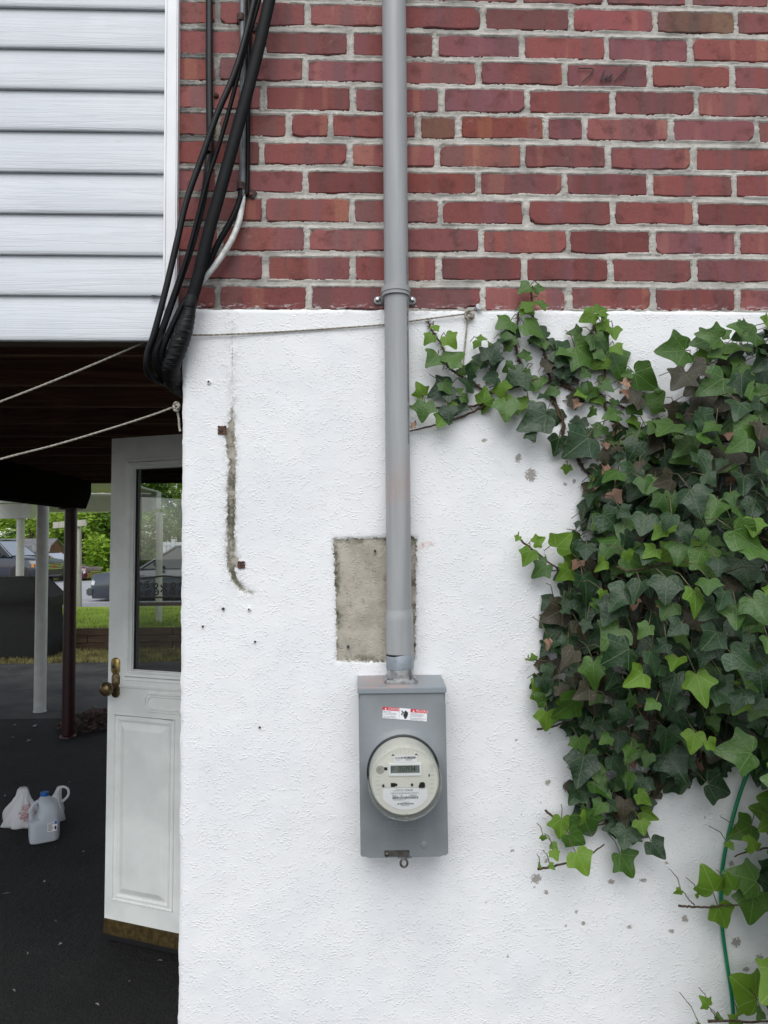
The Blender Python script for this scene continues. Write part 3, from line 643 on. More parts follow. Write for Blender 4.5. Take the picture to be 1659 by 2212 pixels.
for c0 in (.050, DW-.050-.265):
    pu0, pu1 = c0, c0+.265
    groove(pu0-.012, pu1+.012, PB-.012, PT+.012, 'outer_bead')
    mb = MB(); r1 = [(pu0, PB), (pu1, PB), (pu1, PT), (pu0, PT)]
    ins = lambda k: [(pu0+k, PB+k), (pu1-k, PB+k), (pu1-k, PT-k), (pu0+k, PT-k)]
    rings = [[DM((a, w, b)) for a, b in ins(k)] for k, w in ((0, .0), (.004, .005), (.010, .003), (.014, -.002), (.040, .008), (.044, .009))]
    n0 = MB().loft(rings, caps=False); n0.f.append((20, 21, 22, 23)); n0.build('raised_panel', M['doorpaint'], dr)
groove(.185, DW-.185, DH-1.112, DH-1.042, 'mail_panel', notch=.018); groove(.197, DW-.197, DH-1.102, DH-1.052, 'mail_panel_bead', notch=.016)
groove(.060, DW-.060, DH-1.022, DH-1.018, 'rail_bead')
MB().box(.0, DW, -.001, .0045, .018, .078, M=DM).build('kick_strip', M['sweep'], dr, bevel=.001)
MB().box(.004, DW, -.040, -.002, -.006, .0, M=DM).build('rubber_sweep', M['black'], dr)
MB().box(.0, DW, .0002, .003, .0, .018, M=DM).build('sweep_flap', M['black'], dr)
def plate(u, v, w, h, mat, name):
    mb = MB(); pl = rrect(w, h, w*.48, 6); A = [DM((u+a, .0, v+b)) for a, b in pl]; B = [DM((u+a, .007, v+b)) for a, b in pl]; C = [DM((u+a*.82, .010, v+b*.9)) for a, b in pl]
    mb.loft([A, B, C]); return mb.build(name, mat, dr, smooth=True)
kv = DH-1.018
dbp = plate(.040, DH-.940, .040, .068, M['brass'], 'deadbolt_plate'); Dr = Matrix((( du.x, 0, dn.x, 0), (du.y, 0, dn.y, 0), (0, 1, 0, 0), (0, 0, 0, 1)))
def dcyl(u, w, v, prof, name, mat, par, n=24):
    return MB().lathe(prof, Matrix.Translation(DM((u, w, v)))@Dr, n).build(name, mat, par, smooth=True)
dcyl(.036, .009, DH-.943, [(.008, 0), (.008, .002), (.001, .0022)], 'keyhole', M['ink'], dbp)
kp = plate(.042, kv, .036, .100, M['bronze'], 'knob_plate')
dcyl(.040, .008, kv-.006, [(.011, 0), (.010, .02), (.014, .026), (.024, .034), (.029, .044), (.0285, .054), (.022, .063), (.010, .067), (.001, .068)], 'knob', M['bronze'], kp)
# ================================================================ CONDUIT AND STRAP
CY = -.047
def CP(px, py): return U(px, py, CY)
ca, cb = CP(850, -120), CP(862, 1320)
cdt = thing('conduit', 'tall grey plastic conduit pipe running down the wall to the meter box', 'conduit', tuple(CP(866, 1460)))
MB().tube([ca, ca.lerp(cb, .5), cb], .0274, 40).build('pipe', M['pvc'], cdt, smooth=True)
b0, b1, b2, b3 = CP(862, 1316), CP(862.5, 1328), CP(862.8, 1340), CP(863.5, 1411)
MB().tube([b0, b0.lerp(b1, .5), b1, b2, b3], [.0275, .0282, .0300, .0305, .0305], 40).build('bell_end', M['pvc'], cdt, smooth=True)
MB().tube([CP(863.5, 1411), CP(863.6, 1413)], .029, 32).build('joint_gap', M['ink'], cdt)
MB().tube([CP(863.6, 1413), CP(864, 1415), CP(864.3, 1442), CP(864.4, 1444)], [.0298, .0308, .0306, .0295], 40).build('collar', M['pvc2'], cdt, smooth=True)
mb = MB(); ax = (cb-ca).normalized()
def pipetext(s, z0):
    def fn(x, y):
        p = ca.lerp(cb, 0); t = (z0+x-ca.z)/ax.z; q = ca+ax*t; a = R(-27)-y/.0276
        return q+Vector((math.cos(a)*.0277, -abs(math.sin(a))*.0277 if False else math.sin(a)*.0277, 0))
    text_on(mb, s, .0072, fn, sx=1.25)
z = U(880, 1250, CY).z
pipetext('RIGID PVC CONDUIT  ABOVEGROUND AND UNDERGROUND - MAX 90C WIRE - SUNLIGHT RESISTANT', U(880, 960, CY).z)
mb.build('printed_text', M['ink'], cdt, fix=False)
sp = CP(855, 632); st = thing('pipe_strap', 'grey two hole strap with screws holding the conduit to the brick', 'strap', tuple(sp))
def strapring(dz, r, hh):
    sec = []
    for k in range(25):
        a = math.pi*k/24; c, s_ = math.cos(a), math.sin(a)
        cx = sp.x; cy = CY
        pts = []
        for rr, zz in ((r-.003, -hh), (r+.0018, -hh), (r+.0018, hh), (r-.003, hh)):
            pts.append((cx+c*rr, cy-s_*rr, sp.z+zz+dz))
        sec.append(pts)
    f0 = [[(x, -.003, z) for x, y, z in sec[0]]]; f1 = [[(x, -.003, z) for x, y, z in sec[-1]]]
    return f0+sec+f1
MB().loft(strapring(0, .0305, .0105)).build('band', M['pvc'], st, smooth=True)
MB().loft(strapring(-.0005, .0322, .0022)).build('rib', M['pvc'], st, smooth=True)
for s_ in (-1, 1):
    cx = sp.x+s_*.0395
    pl = [(cx+s_*.009*math.sin(a), sp.z-.004+.009*math.cos(a)) for a in [math.pi*k/10 for k in range(11)]]+[(cx-s_*.016, sp.z-.013), (cx-s_*.016, sp.z+.005)]
    tb = MB().prism(pl, Mw, .002, .0085).build('ear', M['pvc'], st, bevel=.0012)
    MB().lathe([(.0062, 0), (.006, .0022), (.0035, .0042), (.0012, .0044), (.0010, .003)], Matrix.Translation((cx, -.0085, sp.z-.003))@Matrix.Rotation(R(90), 4, 'X'), 20).build('screw', M['screw'], tb, smooth=True)
# ================================================================ METER BOX
BF = -.105
tl, tr, bl_, br = U(774, 1484, BF), U(962, 1482, BF), U(779, 1854, BF), U(968.5, 1850, BF)
bu = ((tr-tl)+(br-bl_)).normalized(); bv = ((tl-bl_)+(tr-br)).normalized(); bwid = ((tr-tl).length+(br-bl_).length)/2; bh = ((tl-bl_).length+(tr-br).length)/2
bc = (tl+tr+bl_+br)/4
def BM(p): u, y, v = p; return Vector((bc.x, y, bc.z))+Vector((bu.x, 0, bu.z)).normalized()*u+Vector((bv.x, 0, bv.z)).normalized()*v
hw, hh = bwid/2, bh/2
mx = thing('meter_box', 'grey steel electric meter box fixed to the white stucco wall', 'meter box', tuple(BM((0, 0, -hh))))
MB().box(-hw, hw, BF+.004, -.002, -hh, hh-.004, M=BM).build('body', M['boxgrey'], mx, bevel=.003)
# front cover with round meter opening and drawn collar
R0 = .0815; mcx, mcv = U(871, 1665, BF).x-bc.x, U(871, 1665, BF).z-bc.z
mb = MB(); n = 64; outer = []; inner = []; mid = []
for k in range(n):
    a = 2*math.pi*k/n; c, s_ = math.cos(a), math.sin(a)
    inner.append((mcx+c*.0735, mcv+s_*.0735)); mid.append((mcx+c*R0, mcv+s_*R0))
    tx = ((hw if c > 0 else -hw)-mcx)/c if abs(c) > 1e-6 else 9; tz = ((hh-.012 if s_ > 0 else -hh)-mcv)/s_ if abs(s_) > 1e-6 else 9
    t = min(tx, tz); outer.append((mcx+c*t, mcv+s_*t))
o2 = [(mcx+(a-mcx)*.9+(0), mcv+(b-mcv)*.9) for a, b in outer]
mids = [(mcx+math.cos(2*math.pi*k/n)*min(.089, math.hypot(outer[k][0]-mcx, outer[k][1]-mcv)*.97), mcv+math.sin(2*math.pi*k/n)*min(.089, math.hypot(outer[k][0]-mcx, outer[k][1]-mcv)*.97)) for k in range(n)]
mb.loft([[BM((a, BF+.004, b)) for a, b in outer], [BM((a, BF, b)) for a, b in outer], [BM((a, BF, b)) for a, b in mids], [BM((a, BF-.006, b)) for a, b in mid], [BM((a, BF-.0085, b)) for a, b in [((p[0]*.4+q[0]*.6), (p[1]*.4+q[1]*.6)) for p, q in zip(mid, inner)]], [BM((a, BF-.006, b)) for a, b in inner], [BM((a, BF+.02, b)) for a, b in inner]], caps=False)
cover = mb.build('front_cover', M['boxgrey'], mx, smooth=True)
ld = MB(); pr = [(-.002, hh-.002), (-.002, hh+.006), (BF-.001, hh-.001), (BF-.004, hh-.003), (BF-.004, hh-.0135), (BF-.0015, hh-.0135), (BF-.0015, hh-.004)]
ld.loft([[BM((u, y, v)) for y, v in pr] for u in (-hw-.002, hw+.002)]); ld.build('lid', M['boxlid'], mx, bevel=.0008)
# emboss, knockout, latch
mb = MB(); mb.lathe([(.0075, 0), (.0072, .0012), (.006, .0016)], Matrix.Translation(BM((.041, BF, -hh+.025)))@Matrix.Rotation(R(90), 4, 'X'), 20); mb.build('knockout', M['boxgrey'], mx, smooth=True)
mb = MB(); text_on(mb, 'TALON', .019, lambda x, y: BM((mcx+x-.002, BF-.0006, -hh+.062+y)), 'CENTER', 1.05)
for b in ((-.040, .036, .0, .0012), (-.040, .036, .0225, .0237), (-.040, -.0388, .0012, .0225), (.0348, .036, .0012, .0225)): mb.box(mcx+b[0], mcx+b[1], BF-.0008, BF+.001, -hh+.0575+b[2], -hh+.0575+b[3], M=BM)
mb.build('embossed_logo', M['boxgrey'], mx, fix=False)
M['latch'] = plain('dull_steel_latch', (.14, .13, .12), .45, metal=.7, var=.25, scale=90)
lt = MB().box(-.042, .010, BF-.003, BF-.0005, -hh+.0035, -hh+.0155, M=BM).build('latch', M['latch'], mx, bevel=.001)
MB().lathe([(.0042, 0), (.0038, .0025), (.001, .003)], Matrix.Translation(BM((-.037, BF-.003, -hh+.008)))@Matrix.Rotation(R(90), 4, 'X'), 14).build('rivet', M['screw'], lt, smooth=True)
MB().box(-.014, .015, BF-.0025, BF-.0006, -hh-.0010, -hh+.0030, M=BM).build('catch', M['alu'], lt)
mb = MB(); ring = [BM((-.0015+.0072*math.cos(a), BF-.001, -hh-.011+.0085*math.sin(a))) for a in [2*math.pi*k/20 for k in range(21)]]; mb.tube(ring, .0024, 8, caps=False); mb.build('seal_loop', M['latch'], lt, smooth=True)
# hub on top
hp = Vector((CP(865, 1470).x, CY, BM((0, 0, hh)).z+.001))
hub = MB().tube([CP(864.4, 1444), Vector((CP(864.8, 1450).x, CY, CP(864, 1446).z-.004)), hp], [.0296, .0300, .0300], 40).build('hub', M['alu'], mx, smooth=True)
mb = MB(); pl = rrect(.072, .072, .010); mb.prism(pl, Matrix.Translation((hp.x, CY, hp.z)), .000, .007); mb.build('hub_flange', M['alu'], hub, bevel=.0015)
for sx in (-1, 1):
    for sy in (-1, 1): MB().lathe([(.0042, 0), (.0042, .0035), (.002, .0045)], Matrix.Translation((hp.x+sx*.027, CY+sy*.027, hp.z+.007)), 12).build('hub_screw', M['screw'], hub, smooth=True)
# warning label
s1, s2, s4 = U(827.2, 1526.5, BF-.0008), U(923, 1534.2, BF-.0008), U(826, 1551, BF-.0008)
lu = (s2-s1); lw = lu.length; lu.normalize(); lv = (s1-s4); lh = lv.length; lv.normalize()
LM = lambda x, y, d=0: s1+lu*x-lv*y+Vector((0, -d, 0))
def lrect(mb, x0, x1, y0, y1, d): mb.add([LM(x0*lw, y0*lh, d), LM(x1*lw, y0*lh, d), LM(x1*lw, y1*lh, d), LM(x0*lw, y1*lh, d), LM(x0*lw, y0*lh, d-.0003), LM(x1*lw, y0*lh, d-.0003), LM(x1*lw, y1*lh, d-.0003), LM(x0*lw, y1*lh, d-.0003)], [(0,1,2,3),(4,7,6,5),(0,4,5,1),(1,5,6,2),(2,6,7,3),(3,7,4,0)])
mb = MB(); lrect(mb, 0, .372, 0, 1, 0); lrect(mb, .376, .624, 0, 1, 0); lrect(mb, .628, 1, 0, 1, 0); lab = mb.build('warning_label', M['white'], mx)
mb = MB(); lrect(mb, .0, .372, 0, .29, .0002); lrect(mb, .628, 1, 0, .29, .0002); mb.build('red_header', M['red'], lab)
mb = MB()
for x, s_ in ((.12, 'DANGER'), (.745, 'PELIGRO')): text_on(mb, s_, .0066, lambda a, b, x=x: LM(x*lw+a, .225*lh-b, .0004), sx=1.02)
for x in (.04, .668): mb.add([LM(x*lw, .225*lh, .0004), LM((x+.05)*lw, .225*lh, .0004), LM((x+.025)*lw, .05*lh, .0004)], [(0, 1, 2)])
mb.build('header_text', M['white'], lab, fix=False)
mb = MB()
for x, lines in ((.012, ('Hazardous Voltage.', 'Will cause death, serious injury', 'or substantial property damage.', 'Turn off power supplying this', 'equipment before working inside.')), (.636, ('Tension peligrosa. Causara la', 'muerte, lesiones graves o danos', 'substanciales a la propiedad.', 'Desconecte el suministro de energia', 'antes de trabajar en el interior.'))):
    for k, s_ in enumerate(lines): text_on(mb, s_, .0027, lambda a, b, x=x, k=k: LM(x*lw+a, (.42+.115*k+(.06 if k > 2 else 0))*lh-b, .0004), sx=.80)
hx = lambda x, y: LM((.376+.248*x)*lw, y*lh, .0004)
for x0, y0, x1, y1 in ((.40,.50,.40,.32),(.50,.52,.50,.22),(.58,.52,.58,.18),(.66,.52,.66,.25),(.74,.55,.74,.32)): mb.tube([hx(x0, y0), hx(x1, y1)], .0009, 6)
mb.add([hx(.37, .50), hx(.77, .52), hx(.74, .70), hx(.66, .80), hx(.66, .90), hx(.46, .90), hx(.46, .80), hx(.37, .68)], [tuple(range(8))])
mb.tube(smooth_path([hx(.18, .22), hx(.32, .36), hx(.20, .52), hx(.28, .60)], 4), .0009, 6)
mb.build('printed_text', M['ink'], lab, fix=False)
# ================================================================ METER
FY = BF-.088; fc = U(875, 1694, FY); rc_ = U(871, 1664, BF-.006)
mt = thing('electric_meter', 'round glass covered digital electric meter with ivory face and readout', 'meter', (rc_.x, rc_.y, rc_.z-.07))
ax_m = Vector((rc_.x, BF-.006, rc_.z)); bx_m = Vector((fc.x, FY, fc.z))
# the meter stands square to the box: use the flange centre for the axis
cxm, czm = (rc_.x+fc.x)/2, (rc_.z+fc.z)/2
Mm = Matrix.Translation((cxm, BF-.004, czm))@Matrix.Rotation(R(90), 4, 'X')
dep = (BF-.004)-FY
MB().lathe([(.0755, 0), (.0755, .006), (.0735, .0075)], Mm, 56).build('base_ring', M['black'], mt, smooth=True)
MB().lathe([(.0705, .0), (.0705, dep*.60), (.0695, dep*.74), (.066, dep*.80), (.001, dep*.80)], Mm, 56).build('inner_housing', M['meterface'], mt, smooth=True)
cv = MB(); m_ = [(.0738, .006), (.0735, .020), (.0722, dep*.85), (.0728, dep*.93), (.0712, dep*.985), (.064, dep*1.0), (.001, dep*1.005)]
cv.lathe(m_, Mm, 56); dome = cv.build('glass_cover', M['clear'], mt, smooth=True)
mb = MB(); ring = [Mm@Vector((.0722*math.cos(a), .0722*math.sin(a), dep*.95)) for a in [2*math.pi*k/56 for k in range(57)]]; mb.tube(ring, .0016, 8, caps=False); mb.build('cover_rim', M['clear'], dome, smooth=True)
FZ = dep*.80
def FM(x, y, d=0): return Mm@Vector((x, y, FZ+d))
KS = .0645/.5                             # face half width in "face units" of 1.0 across
def fp(px, py, d=.0004):                   # face coordinates from the close-up (fractions of the face radius)
    return FM((px-860)/735*.066, -(py-900)/735*.066, d)
def frect(mb, x0, y0, x1, y1, d=.0004, t=.0004):
    A = [fp(x0, y0, d), fp(x1, y0, d), fp(x1, y1, d), fp(x0, y1, d)]; B = [fp(x0, y0, d-t), fp(x1, y0, d-t), fp(x1, y1, d-t), fp(x0, y1, d-t)]
    mb.add(A+B, [(0,1,2,3),(0,4,5,1),(1,5,6,2),(2,6,7,3),(3,7,4,0),(4,7,6,5)])
def fpoly(mb, P, d, t=.0004):
    n = len(P); mb.add([fp(x, y, d) for x, y in P]+[fp(x, y, d-t) for x, y in P], [tuple(range(n)), tuple(range(2*n-1, n-1, -1))]+[(k, (k+1) % n, n+(k+1) % n, n+k) for k in range(n)])
mb = MB(); fpoly(mb, [(365,1050),(1150,1050),(1180,1090),(1300,1090),(1360,1060),(1355,1290),(1240,1410),(1090,1490),(920,1530),(740,1520),(560,1450),(440,1360),(370,1290)], .0009, .0008); lb = mb.build('name_plate', M['white'], mt)
mb = MB(); frect(mb, 612, 340, 1130, 480, .0008); mb.build('serial_label', M['white'], mt)
mb = MB()
for (x0, y0, x1, y1) in ((505,505,1225,548),(505,722,1225,775),(505,548,540,722),(1190,548,1225,722)): frect(mb, x0, y0, x1, y1, .003, .003)
mb.build('display_bezel', M['white'], mt)
mb = MB(); frect(mb, 540, 548, 1190, 722, .0012, .0012); lc = mb.build('display', M['lcd'], mt)
def ftext(mb, s, x, y, size, d=.0012, sx=1.0, al='LEFT'):
    k = .066/735; text_on(mb, s, size*k*1.38, lambda a, b: fp(x+a/k, y-b/k, d), al, sx)
mb = MB(); ftext(mb, '050934', 715, 690, 130, .0016, .72); ftext(mb, '07', 548, 665, 80, .0016, .7); ftext(mb, 'kWh', 1040, 650, 22, .0016, .8); mb.build('digits', M['lcdink'], lc, fix=False)
mb = MB()
ftext(mb, 'FlexNet', 640, 405, 46, .0012, .72); ftext(mb, 'MODEL 6605N', 652, 440, 17, .0012, .8); ftext(mb, '003522417', 885, 445, 30, .0012, .8)
ftext(mb, 'Type', 590, 1115, 24, .0012); ftext(mb, 'FOCUS  AXR-SD', 660, 1118, 44, .0012, .86); ftext(mb, 'FORM 2S CL200 240V 3W 60Hz TA=30 Kh 7.2', 550, 1178, 34, .0012, .68)
ftext(mb, 'PECO', 578, 1230, 34, .0012, .95); ftext(mb, '47', 758, 1230, 34, .0012); ftext(mb, '119094572', 945, 1228, 34, .0012, .86); ftext(mb, '*NXA119094572  12*', 585, 1318, 26, .0012, .9)
ftext(mb, '119 094 572', 790, 1372, 22, .0012); ftext(mb, 'Landis+Gyr', 775, 1440, 30, .0012, .9); ftext(mb, '417', 645, 1430, 18, .0012)
rr = random.Random(5)
def bars(x0, x1, y0, y1):
    x = x0
    while x < x1:
        w = rr.choice((4, 4, 8, 11)); frect(mb, x, y0, min(x+w, x1), y1, .0012, .0002); x += w+rr.choice((4, 6, 9))
bars(785, 1115, 360, 408); bars(580, 1155, 1235, 1285); bars(690, 1048, 1378, 1408)
mb.build('printed_text', M['ink'], mt, fix=False)
mb = MB()
for x0, y0, x1, y1 in ((575,312,628,334),(1092,306,1142,328),(395,590,470,655),(545,935,640,1022),(640,950,690,1005),(1390,752,1416,810)): frect(mb, x0, y0, x1, y1, .0009, .0006)
fpoly(mb, [(1163,1030),(1190,955),(1210,930),(1280,930),(1305,955),(1308,1030),(1280,1045),(1180,1045)], .003, .003)
mb.build('ports', M['black'], mt)
for x, y in ((378, 988), (1018, 978)): MB().lathe([(.0024, 0), (.0022, .004), (.0004, .0042)], Matrix.Translation(fp(x, y, 0))@Matrix.Rotation(R(90), 4, 'X'), 14).build('push_button', M['black'], mt, smooth=True)
M['facegroove'] = plain('ivory_groove', (.40, .39, .35), .6, var=.05)
mb = MB()
for y in (690, 795, 885, 975, 1080, 1180): frect(mb, 200+abs(y-900)*.08, y-3, 312, y+3, .0004, .0004); frect(mb, 1415, y-8, 1525-abs(y-880)*.1, y-2, .0004, .0004)
for x in (590, 678, 765, 860, 950, 1040, 1130): frect(mb, x-2, 190+abs(x-860)*.28, x+2, 300, .0004, .0004)
frect(mb, 370, 1036, 1150, 1044, .0004, .0004); frect(mb, 560, 336, 1180, 341, .0004, .0004)
mb.build('face_ribs', M['facegroove'], mt)
MB().lathe([(.0085, 0), (.008, .001), (.0005, .0011)], Matrix.Translation(fp(315, 640, .0))@Matrix.Rotation(R(90), 4, 'X'), 20).build('reset_recess', M['facegroove'], mt)
for x, y in ((282, 575), (1455, 545), (880, 1612)):
    MB().lathe([(.0040, dep*.08), (.0040, dep*.2+.001), (.0025, dep*.2+.003), (.0012, dep*.2+.0015)], Matrix.Translation(fp(x, y, 0))@Matrix.Rotation(R(90), 4, 'X'), 16).build('cover_stud', M['clear'], dome, smooth=True)
# ================================================================ CABLES AT THE CORNER
def cable(name, label, pts, rad, mat, flat=None, n=12, cat='cable', grp='black service cables bunched at the wall corner'):
    P = smooth_path([U(x, y, d) for x, y, d in pts], 8)
    if hasattr(rad, '__len__'):
        m = len(P); t = np.linspace(0, len(rad)-1, m); rad = list(np.interp(t, range(len(rad)), rad))
    return tag(MB().tube(P, rad, n, flat).build(name, mat, smooth=True), label, cat, grp)
cable('thick_cable', 'thickest black cable slanting down to the taped splice', [(600,-70,-.055),(582,0,-.055),(558,107,-.055),(530,215,-.056),(501,322,-.058),(476,412,-.060),(451,501,-.060),(430,591,-.058),(415,644,-.056),(410,664,-.055)], .0138, M['cable'], flat=.62)
tp = thing('taped_splice', 'bulging splice wrapped in black tape at the wall corner', 'cable splice', tuple(U(385, 760, -.03)))
P = smooth_path([U(*p) for p in [(411,652,-.055),(409,675,-.053),(399,706,-.050),(388,740,-.046),(376,775,-.040),(369,795,-.030),(372,818,-.005),(384,836,.025),(402,846,.06),(430,850,.12)]], 8)
rad = np.interp(np.linspace(0, 9, len(P)), range(10), [.0125,.0135,.0195,.0205,.0195,.0205,.0215,.0190,.016,.014]); rad = rad*(1+np.array([.035*math.sin(i*2.2) for i in range(len(P))]))
MB().tube(P, list(rad), 20).build('wrapping', M['tape'], tp, smooth=True)
MB().tube([U(415, 640, -.056), U(412, 655, -.0555), U(410, 664, -.055)], [.0135, .0145, .0140], 16).build('tape_edge', M['cable2'], tp, smooth=True)
cable('round_cable', 'round black cable farthest left, looping back under the siding', [(560,-60,-.045),(548,7,-.045),(512,143,-.045),(469,247,-.044),(440,329,-.044),(404,430,-.046),(383,519,-.048),(362,609,-.050),(344,680,-.050),(330,730,-.048),(318,765,-.044),(317,798,-.035),(332,818,-.015),(356,828,.01),(392,840,.05)], .0070, M['cable2'])
cable('thin_cable', 'thin black cable crossing the strapped cable on the brick', [(575,-60,-.040),(559,4,-.040),(526,118,-.040),(501,215,-.038),(476,304,-.036),(448,390,-.038),(426,473,-.040),(405,551,-.044),(380,630,-.046),(358,698,-.046),(340,740,-.044),(332,775,-.038),(342,805,-.02),(365,820,.01),(395,834,.05)], .0050, M['cable'])
cable('strapped_cable', 'black cable running straight down the brick beside the white trim', [(452,-60,-.012),(452,40,-.012),(452,150,-.012),(453,260,-.012),(454,325,-.013),(450,345,-.016),(445,395,-.022),(430,470,-.028),(412,537,-.034),(387,609,-.040),(362,680,-.044),(343,735,-.044),(333,772,-.038),(345,808,-.015),(372,826,.02)], .0080, M['cable2'], flat=.6)
cable('bent_cable', 'black cable leaving the rusty clip and passing behind the thick cable', [(521,408,-.014),(518,432,-.018),(501,473,-.026),(469,530,-.032),(447,580,-.034),(420,625,-.036),(397,655,-.040),(372,705,-.042),(352,755,-.040),(352,790,-.025),(372,812,.0),(398,826,.04)], .0068, M['cable'])
cable('grey_riser', 'grey cable held by two rusty clips on the brick', [(524,-60,-.013),(524,60,-.013),(525,180,-.013),(524,300,-.013),(523,408,-.013),(521,425,-.015)], .0075, M['greycable'])
cable('dark_riser', 'slim dark cable running down right beside the grey clipped cable', [(537,-60,-.008),(538,90,-.008),(536,250,-.008),(534,405,-.008),(528,420,-.012)], .0052, M['cable'])
cable('silver_cable', 'silvery white cable curving from the rusty clip behind the thick cable', [(524,420,-.012),(523,440,-.014),(515,483,-.022),(494,530,-.028),(465,573,-.032),(442,601,-.034),(415,632,-.036)], .0068, M['silver'], grp='other cables at the wall corner')
def clip(px, py, tx, ty, label):
    c = thing('cable_clip', label, 'clip', tuple(U(px, py, 0)), 'rusty cable clips on the brick')
    p = U(px, py, 0); sec = []
    for k in range(13):
        a = math.pi*k/12; sec.append([(p.x+math.cos(a)*r, -.004-math.sin(a)*r*1.55-.004, p.z+z) for r, z in ((.0085, -.008), (.0105, -.008), (.0105, .008), (.0085, .008))])
    MB().loft(sec).build('band', M['darkrust'], c, smooth=True)
    if tx:
        q = U(tx, ty, -.003); mid = p.lerp(q, .5); L = (q-p).length+.012; a = math.atan2(q.z-p.z, q.x-p.x)
        MB().box(-L/2, L/2, -.0065, -.002, -.009, .009, M=Matrix.Translation((mid.x+.004, 0, mid.z))@Matrix.Rotation(-a, 4, 'Y')).build('tab', M['darkrust'], c, bevel=.001)
        MB().lathe([(.0048, 0), (.0042, .002), (.002, .003)], Matrix.Translation((q.x, -.0065, q.z))@Matrix.Rotation(R(90), 4, 'X'), 14).build('nail_head', M['rust'], c, smooth=True)
clip(523, 410, 543, 421, 'lower rusty cable clip with a nailed tab on the grey cable')
clip(523, 50, 546, 60, 'upper rusty cable clip near the top edge on the grey cable')
clip(453, 330, None, None, 'small rusty clip round the strapped cable beside the trim')
# ================================================================ ROPES
def rope(name, label, pts, r, mat, cat='rope'):
    P = smooth_path([U(*p) for p in pts], 14); mb = MB(); mb.tube(P, r*.72, 8)
    L = 0; tot = []
    for i, p in enumerate(P):
        if i: L += (p-P[i-1]).length
        tot.append(L)
    n = max(8, int(L/.004))
    for s in range(2):                      # two laid strands
        Q = []
        for k in range(n+1):
            t = L*k/n; i = min(len(P)-2, max(0, int(np.searchsorted(tot, t)-1))); w = (t-tot[i])/max(1e-6, tot[i+1]-tot[i]); c = P[i].lerp(P[i+1], max(0, min(1, w)))
            d = (P[i+1]-P[i]).normalized(); a = d.cross(Vector((0, 1, 0))).normalized(); b = d.cross(a); ph = t/.006*math.pi*.5+s*math.pi
            Q.append(c+(a*math.cos(ph)+b*math.sin(ph))*r*.22)
        mb.tube(Q, r*.70, 6)
    return mb.build(name, mat, smooth=True)
cl = thing('wall_cord', 'weathered grey cord stretched along the top of the stucco to a nail', 'rope', tuple(U(1016, 676, -.01)))
for nm, pts, r in (('cord', [(340,728,.03),(400,724,-.012),(470,723,-.012),(600,717,-.011),(740,708,-.011),(830,701,-.012),(900,692,-.012),(960,684,-.014),(1008,678,-.015)], .0024), ('cord_tail', [(1011,684,-.016),(1009,700,-.013),(1005,740,-.013),(1000,790,-.014)], .0024)):
    o = rope(nm, '', pts, r, M['ropegrey']); adopt(o, cl)
mb = MB()
for k in range(3): mb.tube([U(1014+9*math.cos(a), 678+k*2.5+7*math.sin(a), -.016-.003*math.sin(a*2+k)) for a in [2*math.pi*j/16 for j in range(17)]], .0028, 8, caps=False)
mb.build('knot', M['ropegrey'], cl, smooth=True)
p = U(1033, 664, -.012); nl = thing('nail', 'thick galvanised nail in the mortar holding the grey cord', 'nail', tuple(U(1025, 672, 0)))
MB().tube([U(1016, 677, .02), p], .0035, 12).build('shank', M['alu'], nl, smooth=True); MB().tube([p, p+Vector((.0008, -.004, .001))], [.0078, .0070], 18).build('head', M['alu'], nl, smooth=True)
o = rope('clothesline', '', [(-160,930,.02),(0,868,.02),(100,829,.02),(200,788,.02),(290,749,.02),(340,727,.02)], .0027, M['rope']); tag(o, 'upper pale clothesline rope crossing under the siding', 'rope', 'clotheslines under the deck')
l2 = thing('knotted_clothesline', 'lower pale clothesline rope tied in a knot at the stucco corner', 'rope', tuple(U(381, 880, .03)), 'clotheslines under the deck')
o = rope('rope', '', [(-160,1040,.05),(0,992,.05),(120,961,.04),(250,922,.03),(330,896,.02),(376,879,.015)], .0028, M['rope']); adopt(o, l2)
o = rope('rope_tail', '', [(382,884,.012),(386,905,.012),(387,920,.012),(389,932,.012)], .0030, M['rope']); adopt(o, l2)
mb = MB()
for k in range(3): mb.tube([U(381+5.5*math.cos(a), 876+k*2.5+6.5*math.sin(a), .008-.005*math.sin(a*2+k*2)) for a in [2*math.pi*j/16 for j in range(17)]], .0030, 8, caps=False)
mb.build('knot', M['rope'], l2, smooth=True)
